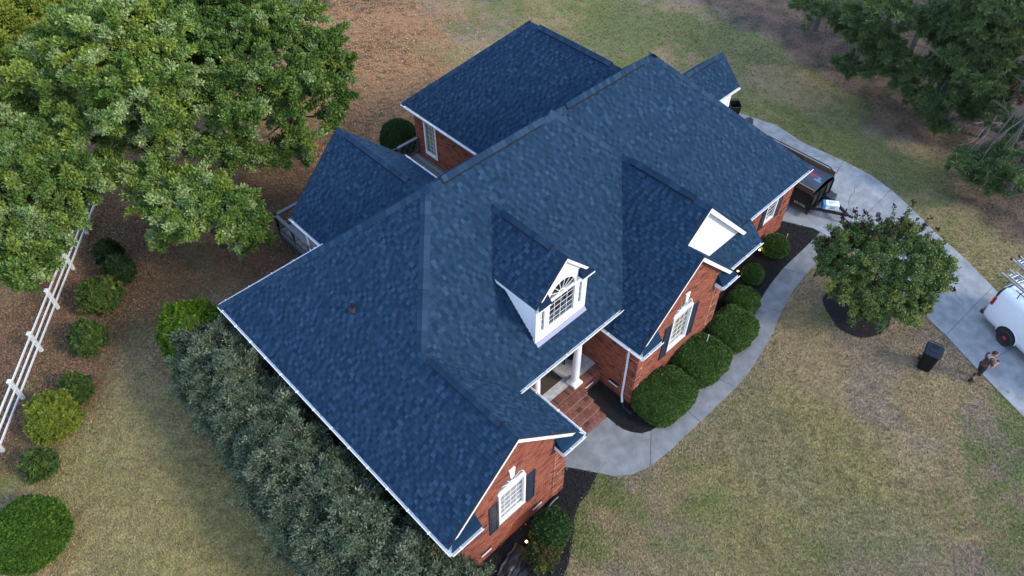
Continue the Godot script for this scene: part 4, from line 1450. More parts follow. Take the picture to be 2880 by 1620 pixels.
func build_deck() -> void:
	off = Vector3(8, 0, 0)
	var t := thing("wooden_deck", "weathered grey wooden deck with lattice railing behind the house", "deck", off)
	var x := 4.02
	var wood := [Color(0.20, 0.21, 0.23), Color(0.26, 0.27, 0.28), Color(0.15, 0.16, 0.175), Color(0.30, 0.31, 0.32)]
	while x < 11.98:
		var g := Geo.new()
		var w := 0.138
		g.cbox(Transform3D(Basis(), Vector3(x + w * 0.5, 0.76, -0.2)), Vector3(w, 0.04, 5.1), 0.006, wood[rng.randi() % 4] * rng.randf_range(0.85, 1.15))
		part(t, "board", g, M.deckwood)
		x += 0.145
	var fr := Geo.new()
	fr.bx(Vector3(4.02, 0.55, -2.74), Vector3(12.0, 0.735, -2.70), wood[2])
	fr.bx(Vector3(4.02, 0.55, -2.69), Vector3(4.06, 0.735, 2.35), wood[2])
	part(t, "rim_joist", fr, M.deckwood)
	# skirt of upright boards below
	for k in 34:
		var g := Geo.new()
		g.bx(Vector3(4.0, 0.0, -2.68 + k * 0.15), Vector3(4.03, 0.56, -2.68 + k * 0.15 + 0.05), wood[k % 4] * 0.5)
		part(t, "skirt_board", g, M.deckwood)
	var dark := Color(0.105, 0.10, 0.115)
	var rails := [[Vector3(4.05, 0, -2.72), Vector3(4.05, 0, 2.2)], [Vector3(4.05, 0, -2.72), Vector3(9.4, 0, -2.72)], [Vector3(10.85, 0, -2.72), Vector3(11.98, 0, -2.72)]]
	for r in rails:
		var a: Vector3 = r[0]
		var b: Vector3 = r[1]
		var L := a.distance_to(b)
		var u := (b - a) / L
		var cap := Geo.new()
		cap.beam(a + Vector3(0, 1.70, 0) - u * 0.07, b + Vector3(0, 1.70, 0), 0.15, 0.04, Color(0.235, 0.23, 0.26))
		part(t, "rail_cap", cap, M.deckwood)
		var bt := Geo.new()
		bt.beam(a + Vector3(0, 0.88, 0), b + Vector3(0, 0.88, 0), 0.05, 0.08, dark)
		bt.beam(a + Vector3(0, 1.63, 0), b + Vector3(0, 1.63, 0), 0.05, 0.08, dark)
		part(t, "rail", bt, M.deckwood)
		var n := maxi(1, int(round(L / 1.2)))
		for k in n + 1:
			var p := a + u * (L * k / n)
			var g := Geo.new()
			g.beam(p + Vector3(0, 0.0, 0), p + Vector3(0, 1.68, 0), 0.085, 0.085, dark * 1.1)
			part(t, "post", g, M.deckwood)
			if k < n:
				var q := a + u * (L * (k + 1) / n)
				for j in 3:
					for e in [0, 1]:
						var l := Geo.new()
						var f0 := j / 3.0
						var f1 := minf(1.0, f0 + 0.5)
						var pa: Vector3 = p.lerp(q, f0)
						var pb: Vector3 = p.lerp(q, f1)
						if e: l.beam(pa + Vector3(0, 0.92, 0) + u.cross(Vector3.UP) * 0.008, pb + Vector3(0, lerpf(0.92, 1.6, (f1 - f0) * 2), 0), 0.012, 0.035, dark * 1.5)
						else: l.beam(pa + Vector3(0, 1.6, 0) - u.cross(Vector3.UP) * 0.008, pb + Vector3(0, lerpf(1.6, 0.92, (f1 - f0) * 2), 0), 0.012, 0.035, dark * 1.2)
						part(t, "lattice_slat", l, M.deckwood)
	# stair rail going down to the yard
	var st := Geo.new()
	st.beam(Vector3(10.85, 1.62, -2.75), Vector3(10.85, 0.95, -3.7), 0.09, 0.04, dark)
	st.beam(Vector3(10.85, 0.0, -3.7), Vector3(10.85, 0.97, -3.7), 0.08, 0.08, dark)
	part(t, "stair_rail", st, M.deckwood)
	for k in 4:
		var s := Geo.new()
		s.bx(Vector3(9.5, 0.56 - k * 0.18, -3.0 - k * 0.27), Vector3(10.8, 0.6 - k * 0.18, -2.75 - k * 0.27), wood[k])
		part(t, "stair_tread", s, M.deckwood)
	# white posts carrying the rear roof
	for p in [Vector3(3.98, 0, -0.12), Vector3(3.98, 0, 1.2), Vector3(9.22, 0, -0.12)]:
		var g := Geo.new()
		g.cbox(Transform3D(Basis(), Vector3(p.x + 0.12, 1.95, p.z)), Vector3(0.13, 2.34, 0.13), 0.01)
		part(t, "roof_post", g, M.trim)

func wheeled_bin(called: String, label: String, pos: Vector3, turn: float, open: bool) -> void:
	off = Vector3.ZERO
	var t := thing(called, label, "trash bin", pos, turn, "black wheeled bins")
	var col := Color(0.012, 0.0125, 0.014)
	var g := Geo.new()
	var ring := func(w: float, d: float, y: float, r: float) -> Array:
		var o := []
		for k in 24:
			var a := TAU * k / 24
			var c := Vector2(cos(a), sin(a))
			var e := 0.32
			o.append(Vector3(signf(c.x) * pow(absf(c.x), e) * w, y, signf(c.y) * pow(absf(c.y), e) * d))
		return o
	var lv := [[0.23, 0.24, 0.02], [0.25, 0.27, 0.3], [0.285, 0.32, 0.94], [0.31, 0.345, 0.95], [0.31, 0.345, 1.0]]
	if open: lv += [[0.28, 0.315, 1.0], [0.24, 0.27, 0.4], [0.22, 0.24, 0.06]]
	var rs := []
	for l in lv: rs.append(ring.call(l[0], l[1], l[2], 0.0))
	for i in rs.size() - 1:
		for k in 24:
			var j := (k + 1) % 24
			g.quad(rs[i][j], rs[i][k], rs[i + 1][k], rs[i + 1][j], col)
	if open:
		for k in range(1, 23): g.tri(rs[7][0], rs[7][k + 1], rs[7][k], col)
	part(t, "body", g, M.rubber2)
	if not open:
		var lid := Geo.new()
		var a: Array = ring.call(0.325, 0.36, 1.003, 0.0)
		var b: Array = ring.call(0.325, 0.36, 1.03, 0.0)
		var c: Array = ring.call(0.28, 0.31, 1.06, 0.0)
		for k in 24:
			var j := (k + 1) % 24
			lid.quad(a[j], a[k], b[k], b[j], Color(0.014, 0.020, 0.032))
			lid.quad(b[j], b[k], c[k], c[j], Color(0.014, 0.020, 0.032))
		for k in range(1, 23): lid.tri(c[0], c[k + 1], c[k], Color(0.014, 0.020, 0.032))
		lid.cbox(Transform3D(Basis(), Vector3(0, 1.068, 0.05)), Vector3(0.34, 0.03, 0.2), 0.01, Color(0.014, 0.020, 0.032))
		lid.cbox(Transform3D(Basis(), Vector3(0, 1.064, -0.16)), Vector3(0.24, 0.016, 0.08), 0.006, Color(0.008, 0.008, 0.01))
		part(t, "lid", lid, M.rubber2)
	else:
		var lid := Geo.new()
		lid.cbox(Transform3D(Basis(Vector3.RIGHT, 0.16), Vector3(0, 0.68, -0.43)), Vector3(0.6, 0.66, 0.035), 0.012, col)
		part(t, "lid", lid, M.rubber2)
		var rim := Geo.new()
		var path := []
		for k in 25: path.append((ring.call(0.296, 0.33, 1.008, 0.0) as Array)[k % 24])
		rim.tube(path, range(25).map(func(_i): return 0.009), 5, Color(0.09, 0.11, 0.11), false)
		part(t, "rim", rim, M.rubber2)
	var h := Geo.new()
	h.tube([Vector3(-0.24, 0.98, -0.33), Vector3(-0.24, 1.02, -0.43), Vector3(0.24, 1.02, -0.43), Vector3(0.24, 0.98, -0.33)], [0.016, 0.016, 0.016, 0.016], 8, col)
	part(t, "handle", h, M.rubber2)
	for s in [-1, 1]:
		var w := Geo.new()
		w.lathe(Transform3D(Basis(Vector3.BACK, PI / 2), Vector3(s * 0.27 + 0.03, 0.12, -0.27)), [Vector2(0, 0.06), Vector2(0.1, 0.06), Vector2(0.12, 0.045), Vector2(0.12, 0.015), Vector2(0.1, 0), Vector2(0, 0)], 16, Color(0.01, 0.01, 0.01))
		part(t, "wheel", w, M.rubber)

func build_trailer() -> void:
	var o := Vector3(23.4, 0, 10.9)
	off = o
	var t := thing("dump_trailer", "black dump trailer with plank sides, tarp and hitch beside the house", "trailer", o)
	var bk := Color(0.010, 0.010, 0.011)
	var x0 := 22.43
	var x1 := 24.37
	var z0 := 8.6
	var z1 := 12.66
	var side := Geo.new()
	side.bx(Vector3(x0, 0.36, z0), Vector3(x0 + 0.04, 1.22, z1), bk)
	for k in 5: side.cbox(Transform3D(Basis(), Vector3(x0 - 0.03, 0.8, lerpf(z0 + 0.05, z1 - 0.06, k / 4.0))), Vector3(0.055, 0.84, 0.07), 0.008, bk)
	side.bx(Vector3(x0 - 0.035, 1.18, z0 + 0.005), Vector3(x0 + 0.045, 1.25, z1 - 0.005), bk)
	part(t, "side_panel", side, M.cast)
	var s2 := Geo.new()
	s2.bx(Vector3(x1 - 0.04, 0.36, z0), Vector3(x1, 1.22, z1), bk)
	part(t, "side_panel", s2, M.cast)
	var fr := Geo.new()
	fr.bx(Vector3(x0 + 0.042, 0.4, z1 - 0.04), Vector3(x1 - 0.042, 1.2, z1), bk * 1.6)
	for k in 4: fr.cbox(Transform3D(Basis(), Vector3(lerpf(x0 + 0.1, x1 - 0.1, k / 3.0), 0.8, z1 + 0.025)), Vector3(0.07, 0.8, 0.05), 0.008, bk)
	fr.cbox(Transform3D(Basis(), Vector3((x0 + x1) * 0.5, 0.33, z1 + 0.03)), Vector3(x1 - x0 + 0.3, 0.12, 0.14), 0.01, bk * 1.3)
	part(t, "front_panel", fr, M.cast)
	var fl := Geo.new()
	fl.bx(Vector3(x0 + 0.045, 0.42, z0 + 0.01), Vector3(x1 - 0.045, 0.5, z1 - 0.05), bk)
	part(t, "bed", fl, M.cast)
	# plank extensions
	var pc := [Color(0.15, 0.085, 0.05), Color(0.10, 0.06, 0.04), Color(0.19, 0.12, 0.075)]
	for q in [[x0 - 0.0, z1 - 1.15, z1 - 0.05, 0], [x0, z0 + 0.1, z1 - 1.17, 1], [x1 - 0.045, z0 + 0.1, z1 - 1.6, 0], [x1 - 0.045, z1 - 1.58, z1 - 0.05, 2]]:
		var g := Geo.new()
		g.bx(Vector3(q[0], 1.255, q[1]), Vector3(q[0] + 0.04, 1.56, q[2]), pc[q[3]])
		g.bx(Vector3(q[0] + 0.002, 1.56, q[1]), Vector3(q[0] + 0.038, 1.566, q[2]), Color(0.36, 0.27, 0.18))
		part(t, "plank", g, M.deckwood)
	# load under a tarp
	var tp := Geo.new()
	var nx := 18
	var nz := 34
	var hgt := func(i: int, j: int) -> Vector3:
		var u := float(i) / nx
		var v := float(j) / nz
		var xx := lerpf(x0 + 0.06, x1 + 0.02, u)
		var zz := lerpf(z0 + 0.06, z1 - 0.02, v)
		var y := 1.34 + 0.24 * sin(PI * clampf(u * 0.9 + 0.1, 0, 1)) * (0.7 + 0.3 * v) + 0.05 * noise_b.get_noise_2d(xx * 1.6, zz * 1.6)
		if u > 0.93: y -= (u - 0.93) * 1.5
		return Vector3(xx, y, zz)
	for i in nx:
		for j in nz:
			var a: Vector3 = hgt.call(i, j)
			var b: Vector3 = hgt.call(i, j + 1)
			var c: Vector3 = hgt.call(i + 1, j + 1)
			var d: Vector3 = hgt.call(i + 1, j)
			var col := Color(0.030, 0.036, 0.055)
			var m := (a + c) * 0.5
			var e1 := Vector2((m.x - 23.42) / 0.16, (m.z - 11.9) / 0.34).length() + noise_b.get_noise_2d(m.x * 9, m.z * 9) * 0.8
			var e2 := Vector2((m.x - 23.2) / 0.2, (m.z - 12.33) / 0.16).length() + noise_b.get_noise_2d(m.x * 8, m.z * 8 + 30) * 0.9
			if e1 < 0.9: col = Color(0.20, 0.025, 0.06)
			elif e2 < 0.9: col = Color(0.07, 0.17, 0.34)
			tp.quad(a, b, c, d, col)
	part(t, "tarp", tp, mat(Color(1, 1, 1), 0.5, true))
	var bars := Geo.new()
	bars.tube([Vector3(x1 - 0.1, 1.5, z1 - 0.05), Vector3(x1 + 0.02, 1.62, z1 - 0.4), Vector3(x1 + 0.03, 1.6, z0 + 0.3)], [0.025, 0.025, 0.025], 6, bk)
	bars.tube([Vector3(x1 - 0.05, 1.5, z1), Vector3(x1 + 0.18, 1.72, z1 - 0.05), Vector3(x1 + 0.42, 1.74, z1 - 0.02)], [0.015, 0.013, 0.012], 6, bk)
	part(t, "tarp_arm", bars, M.cast)
	# tongue
	var tg := Geo.new()
	tg.beam(Vector3(22.7, 0.42, 12.7), Vector3(23.38, 0.46, 14.1), 0.09, 0.12, bk)
	tg.beam(Vector3(24.1, 0.42, 12.7), Vector3(23.42, 0.46, 14.1), 0.09, 0.12, bk)
	tg.beam(Vector3(23.4, 0.47, 14.0), Vector3(23.4, 0.47, 14.4), 0.08, 0.09, bk)
	part(t, "tongue", tg, M.cast)
	var jk := Geo.new()
	jk.tube([Vector3(23.28, 0.03, 14.02), Vector3(23.28, 0.85, 14.02)], [0.035, 0.035], 8, bk * 2)
	jk.tube([Vector3(23.28, 0.8, 14.02), Vector3(23.1, 0.82, 14.1)], [0.012, 0.012], 6, bk * 2)
	jk.cbox(Transform3D(Basis(), Vector3(23.28, 0.04, 14.02)), Vector3(0.14, 0.02, 0.14), 0.004, bk * 2)
	part(t, "jack", jk, M.cast)
	var tb := Geo.new()
	tb.cbox(Transform3D(Basis(), Vector3(23.75, 0.62, 13.0)), Vector3(0.5, 0.3, 0.36), 0.015, Color(0.03, 0.03, 0.04))
	part(t, "battery_box", tb, M.cast)
	for z in [9.7, 10.55]:
		for x in [x0 + 0.13, x1 - 0.35]:
			var w := Geo.new()
			w.lathe(Transform3D(Basis(Vector3.BACK, PI / 2), Vector3(x + 0.22, 0.36, z)), [Vector2(0.0, 0.2), Vector2(0.2, 0.2), Vector2(0.3, 0.22), Vector2(0.35, 0.18), Vector2(0.35, 0.04), Vector2(0.3, 0), Vector2(0, 0)], 20, Color(0.012, 0.012, 0.012))
			part(t, "wheel", w, M.rubber)
	# lettering on the side panel
	var tm := TextMesh.new()
	tm.text = "OT-77A"
	tm.font_size = 40
	tm.pixel_size = 0.0042
	tm.depth = 0.006
	var sf := SystemFont.new()
	sf.font_names = PackedStringArray(["Droid Sans"])
	sf.font_weight = 700
	tm.font = sf
	put(t, "lettering", tm, mat(Color(0.62, 0.52, 0.3), 0.6), Transform3D(Basis(Vector3.BACK, Vector3.UP, Vector3.LEFT), Vector3(x0 - 0.006, 0.52, 12.2) - o))
	# bundle of roofing on the tongue
	var ba := Vector3(23.2, 0.50, 13.3)
	off = Vector3.ZERO
	var bu := thing("shingle_bundle", "white and blue wrapped roofing bundle lying on the trailer tongue", "bundle", ba, 0.62)
	var w1 := Geo.new()
	w1.cbox(Transform3D(Basis(), Vector3(0, 0.17, 0.06)), Vector3(0.36, 0.30, 0.60), 0.02, Color(0.76, 0.80, 0.84))
	part(bu, "wrapper", w1, M.paint)
	var w2 := Geo.new()
	w2.cbox(Transform3D(Basis(), Vector3(0, 0.17, -0.305)), Vector3(0.362, 0.302, 0.13), 0.02, Color(0.04, 0.24, 0.52))
	part(bu, "end_band", w2, M.paint)
	var w3 := Geo.new()
	for k in 3: w3.bx(Vector3(-0.1 + k * 0.08, 0.321, -0.12), Vector3(-0.06 + k * 0.08, 0.324, 0.08 + k * 0.08), Color(0.2, 0.42, 0.25))
	for k in 2: w3.bx(Vector3(-0.185, 0.1 + k * 0.09, -0.05), Vector3(-0.181, 0.14 + k * 0.09, 0.2), Color(0.05, 0.2, 0.4))
	part(bu, "print", w3, M.paint)

# ---------------------------------------------------------------- van
func van_section(z: float) -> Array:
	# half outline from the sill up to the roof centre: Vector2(half width, height)
	var s := 1.0
	var top := 2.08
	var belt := 1.0
	var pinch := 0.0
	if z < -2.6:
		pinch = (-2.6 - z) / 0.36
		s = 1.0 - 0.07 * pinch * pinch
		top = 2.08 - 0.07 * pinch * pinch
	if z > 1.15:
		var k := clampf((z - 1.15) / 0.95, 0, 1)
		top = lerpf(2.08, 1.18, k)
	if z > 2.1: top = lerpf(1.18, 1.0, (z - 2.1) / 0.65)
	if z > 2.3: s = 1.0 - 0.12 * pow((z - 2.3) / 0.45, 2)
	var w := []
	var sill := 0.36
	var f := (top - 1.1)
	w.append(Vector2(0.0, sill)); w.append(Vector2(0.86 * s, sill)); w.append(Vector2(0.96 * s, sill + 0.06)); w.append(Vector2(0.995 * s, 0.62))
	w.append(Vector2(1.0 * s, minf(0.9, top - 0.08)))
	if top > 1.3:
		w.append(Vector2(0.985 * s, 1.1)); w.append(Vector2(0.94 * s, 1.1 + f * 0.4)); w.append(Vector2(0.885 * s, 1.1 + f * 0.72)); w.append(Vector2(0.83 * s, 1.1 + f * 0.88)); w.append(Vector2(0.72 * s, 1.1 + f * 0.965)); w.append(Vector2(0.4 * s, top - 0.008)); w.append(Vector2(0.0, top))
	else:
		w.append(Vector2(0.97 * s, minf(1.0, top - 0.05))); w.append(Vector2(0.93 * s, top - 0.045)); w.append(Vector2(0.88 * s, top - 0.03)); w.append(Vector2(0.8 * s, top - 0.02)); w.append(Vector2(0.7 * s, top - 0.01)); w.append(Vector2(0.4 * s, top)); w.append(Vector2(0.0, top))
	return w

func build_van() -> void:
	var pos := Vector3(21.75, 0.03, 24.05)
	off = Vector3.ZERO
	var t := thing("cargo_van", "white cargo van with ladder rack and red wheel hubs on the driveway", "van", pos, -0.368)
	var g := Geo.new()
	var zs := [-2.96, -2.92, -2.84, -2.72, -2.55, -2.2, -1.6, -0.8, 0.0, 0.8, 1.15, 1.5, 1.8, 2.1, 2.4, 2.6, 2.72, 2.75]
	var secs := []
	for z in zs: secs.append(van_section(z))
	for i in zs.size() - 1:
		for k in secs[0].size() - 1:
			for s in [-1.0, 1.0]:
				var a := Vector3(secs[i][k].x * s, secs[i][k].y, zs[i])
				var b := Vector3(secs[i + 1][k].x * s, secs[i + 1][k].y, zs[i + 1])
				var c := Vector3(secs[i + 1][k + 1].x * s, secs[i + 1][k + 1].y, zs[i + 1])
				var d := Vector3(secs[i][k + 1].x * s, secs[i][k + 1].y, zs[i])
				if s > 0: g.quad(a, d, c, b)
				else: g.quad(a, b, c, d)
	for e in [0, zs.size() - 1]:
		for k in range(1, secs[0].size() - 1):
			var c0 := Vector3(0, secs[e][0].y, zs[e])
			for s in [-1.0, 1.0]:
				var a := Vector3(secs[e][k].x * s, secs[e][k].y, zs[e])
				var b := Vector3(secs[e][k + 1].x * s, secs[e][k + 1].y, zs[e])
				if (e == 0) == (s > 0): g.tri(c0, b, a)
				else: g.tri(c0, a, b)
	var st := SurfaceTool.new()
	st.begin(Mesh.PRIMITIVE_TRIANGLES)
	st.set_smooth_group(0)
	for v in g.v: st.add_vertex(v)
	st.index()
	st.generate_normals()
	put(t, "body", st.commit(), M.van)
	# body crease and door seams
	var seam := Geo.new()
	for s in [-1.0, 1.0]:
		seam.beam(Vector3(s * 0.998, 0.92, -2.5), Vector3(s * 0.998, 0.92, 1.9), 0.012, 0.012, Color(0.6, 0.63, 0.66))
		seam.beam(Vector3(s * 0.893, 1.75, -2.6), Vector3(s * 0.893, 1.75, 1.1), 0.012, 0.012, Color(0.6, 0.63, 0.66))
		for z in [-0.35, 0.95]: seam.tube([Vector3(s * 0.997, 0.5, z), Vector3(s * 1.001, 0.9, z), Vector3(s * 0.986, 1.1, z), Vector3(s * 0.941, 1.49, z), Vector3(s * 0.886, 1.8, z)], [0.003, 0.003, 0.003, 0.003, 0.003], 4, Color(0.4, 0.42, 0.44))
	part(t, "seams", seam, M.paint)
	for z in [-1.72, 1.72]:
		for s in [-1.0, 1.0]:
			var arch := Geo.new()
			var pts := PackedVector2Array()
			for k in 19:
				var a := -0.28 + (PI + 0.56) * k / 18.0
				pts.append(Vector2(z + 0.44 * cos(a), 0.44 + 0.44 * sin(a)))
			arch.poly(pts, Transform3D(Basis(Vector3.BACK, Vector3.UP, Vector3.LEFT), Vector3(-0.9, 0, 0)) if s < 0 else Transform3D(Basis(Vector3.FORWARD, Vector3.UP, Vector3.RIGHT), Vector3(0.9, 0, 0)), 0.108, Color(0.008, 0.008, 0.008))
			part(t, "wheel_arch", arch, M.rubber)
			var lip := Geo.new()
			var path := []
			for k in 15:
				var a := -0.1 + (PI + 0.2) * k / 14.0
				path.append(Vector3(s * 1.0, 0.44 + 0.46 * sin(a), (z if s < 0 else z) + 0.46 * cos(a)))
			lip.tube(path, range(15).map(func(_i): return 0.018), 5, Color(0.74, 0.77, 0.8))
			part(t, "arch_lip", lip, M.van)
			var w := sub(t, "wheel")
			var ty := Geo.new()
			var bs := Basis(Vector3.BACK, PI / 2) if s < 0 else Basis(Vector3.BACK, -PI / 2)
			var wo := Vector3(s * 0.80, 0.355, z)
			ty.lathe(Transform3D(bs, wo), [Vector2(0.2, 0.2), Vector2(0.24, 0.235), Vector2(0.31, 0.24), Vector2(0.36, 0.2), Vector2(0.37, 0.12), Vector2(0.36, 0.02), Vector2(0.3, 0)], 28, Color(0.013, 0.013, 0.014))
			part(w, "tyre", ty, M.rubber)
			var rm := Geo.new()
			rm.lathe(Transform3D(bs, wo), [Vector2(0.205, 0.21), Vector2(0.19, 0.17), Vector2(0.1, 0.16), Vector2(0.0, 0.16)], 24, Color(0.03, 0.03, 0.033))
			part(w, "rim", rm, M.cast)
			var hb := Geo.new()
			hb.lathe(Transform3D(bs, wo), [Vector2(0.095, 0.16), Vector2(0.09, 0.215), Vector2(0.06, 0.24), Vector2(0.0, 0.245)], 16, Color(0.30, 0.02, 0.04))
			part(w, "hub", hb, M.cast)
	var bm := Geo.new()
	bm.cbox(Transform3D(Basis(), Vector3(0, 0.52, -3.03)), Vector3(1.9, 0.22, 0.2), 0.05, Color(0.02, 0.021, 0.024))
	part(t, "rear_bumper", bm, M.cast)
	for s in [-1.0, 1.0]:
		var tl := Geo.new()
		tl.cbox(Transform3D(Basis(Vector3.BACK, s * 0.12), Vector3(s * 0.905, 1.32, -2.90)), Vector3(0.09, 0.42, 0.14), 0.03, Color(0.32, 0.012, 0.014))
		part(t, "tail_light", tl, M.cast)
		var gl := Geo.new()
		gl.cbox(Transform3D(Basis(Vector3.RIGHT, 0.06), Vector3(s * 0.42, 1.62, -2.945)), Vector3(0.7, 0.5, 0.03), 0.01, Color(0.01, 0.012, 0.014))
		part(t, "rear_window", gl, M.cast)
		var wr := Geo.new()
		wr.tube([Vector3(s * 0.87, 1.54, -2.93), Vector3(s * 0.835, 1.72, -2.93), Vector3(s * 0.76, 1.93, -2.9), Vector3(s * 0.55, 2.02, -2.86), Vector3(0, 2.06, -2.86)], [0.04, 0.055, 0.055, 0.045, 0.04], 6, Color(0.01, 0.01, 0.012))
		part(t, "rear_pillar", wr, M.cast)
	var ws := Geo.new()
	ws.quad(Vector3(-0.78, 1.25, 2.06), Vector3(0.78, 1.25, 2.06), Vector3(0.68, 1.98, 1.3), Vector3(-0.68, 1.98, 1.3), Color(0.01, 0.012, 0.014))
	part(t, "windscreen", ws, M.cast)
	var rk := Geo.new()
	for z in [-2.3, -0.8, 0.7]:
		rk.tube([Vector3(-0.78, 2.02, z), Vector3(-0.78, 2.28, z), Vector3(0.78, 2.28, z), Vector3(0.78, 2.02, z)], [0.022, 0.022, 0.022, 0.022], 6, Color(0.06, 0.06, 0.065))
	for x in [-0.78, 0.78]: rk.tube([Vector3(x, 2.28, -2.5), Vector3(x, 2.28, 0.9)], [0.018, 0.018], 6, Color(0.06, 0.06, 0.065))
	part(t, "ladder_rack", rk, M.cast)
	# ladders lie on the rack: things of their own
	var k := 0
	for q in [[-0.66, -3.30, 3.6, "aluminium extension ladder on the near side of the van's rack"], [0.30, -3.75, 3.2, "aluminium ladder with dark feet on the far side of the van's rack"]]:
		var o := t.transform * Vector3(q[0], 2.30, q[1])
		var l := thing("ladder", q[3], "ladder", o, -0.368, "ladders on the van")
		for lay in 2:
			for s in [0.0, 0.42]:
				var r := Geo.new()
				r.cbox(Transform3D(Basis(), Vector3(s + lay * 0.02, 0.05 + lay * 0.09, q[2] * 0.5 + lay * 0.16)), Vector3(0.03, 0.085, q[2]), 0.006, Color.WHITE)
				part(l, "side_rail", r, M.alu)
			for j in 10:
				var r := Geo.new()
				var z := 0.15 + j * 0.3 + lay * 0.16
				r.tube([Vector3(0.016 + lay * 0.02, 0.05 + lay * 0.09, z), Vector3(0.404 + lay * 0.02, 0.05 + lay * 0.09, z)], [0.016, 0.016], 8, Color.WHITE)
				part(l, "rung", r, M.alu)
		for s in [0.0, 0.42]:
			var r := Geo.new()
			r.cbox(Transform3D(Basis(), Vector3(s, 0.05, -0.04)), Vector3(0.05, 0.1, 0.1), 0.01, Color(0.02, 0.02, 0.022) if k else Color(0.35, 0.36, 0.37))
			part(l, "foot", r, M.cast)
		k += 1

func chair(label: String, pos: Vector3, turn: float, cushion: bool) -> void:
	off = Vector3.ZERO
	var t := thing("porch_chair", label, "chair", pos, turn, "chairs on the porch")
	var bk := Color(0.011, 0.011, 0.012)
	for x in [-0.26, 0.26]:
		for z in [-0.25, 0.25]:
			var g := Geo.new()
			g.cbox(Transform3D(Basis(), Vector3(x, 0.28 if z > 0 else 0.2, z)), Vector3(0.06, 0.56 if z > 0 else 0.4, 0.06), 0.006, bk)
			part(t, "leg", g, M.cast)
		var a := Geo.new()
		a.cbox(Transform3D(Basis(), Vector3(x * 1.12, 0.58, 0.02)), Vector3(0.1, 0.03, 0.66), 0.008, bk)
		part(t, "armrest", a, M.cast)
	for k in 5:
		var s := Geo.new()
		s.cbox(Transform3D(Basis(), Vector3(0, 0.36 + k * 0.012, -0.2 + k * 0.11)), Vector3(0.5, 0.024, 0.095), 0.006, bk)
		part(t, "seat_slat", s, M.cast)
		var b := Geo.new()
		b.cbox(Transform3D(Basis(Vector3.RIGHT, -0.28), Vector3(-0.2 + k * 0.1, 0.70 + 0.04 * (2 - absi(k - 2)), -0.34)), Vector3(0.085, 0.72 + 0.06 * (2 - absi(k - 2)), 0.022), 0.006, bk)
		part(t, "back_slat", b, M.cast)
	if cushion:
		var c := Geo.new()
		c.cbox(Transform3D(Basis(Vector3.RIGHT, -0.3), Vector3(0, 0.60, -0.20)), Vector3(0.42, 0.36, 0.13), 0.05, Color(0.50, 0.42, 0.36))
		part(t, "cushion", c, M.cloth)

func garden_lamp(label: String, pos: Vector3, energy: float) -> void:
	off = Vector3.ZERO
	var t := thing("garden_lamp", label, "lamp", pos, 0.0, "lit garden lamps")
	var g := Geo.new()
	g.tube([Vector3(0, -0.1, 0), Vector3(0, 0.22, 0)], [0.012, 0.012], 6, Color(0.02, 0.02, 0.02))
	part(t, "stake", g, M.cast)
	var h := Geo.new()
	h.lathe(Transform3D(Basis(), Vector3(0, 0.2, 0)), [Vector2(0.02, 0), Vector2(0.05, 0.03), Vector2(0.055, 0.09), Vector2(0.045, 0.09), Vector2(0.04, 0.06), Vector2(0.0, 0.055)], 14, Color(0.03, 0.03, 0.03))
	part(t, "housing", h, M.cast)
	var b := Geo.new()
	b.lathe(Transform3D(Basis(), Vector3(0, 0.26, 0)), [Vector2(0.04, 0.0), Vector2(0.036, 0.03), Vector2(0.02, 0.05), Vector2(0, 0.055)], 12, Color.WHITE)
	part(t, "bulb", b, M.glow)
	var l := OmniLight3D.new()
	l.name = "light"
	l.light_color = Color(1.0, 0.82, 0.55)
	l.light_energy = energy
	l.light_size = 0.04
	l.omni_range = 6.0
	l.omni_attenuation = 2.0
	l.shadow_enabled = true
	l.position = Vector3(0, 0.34, 0)
	t.add_child(l)

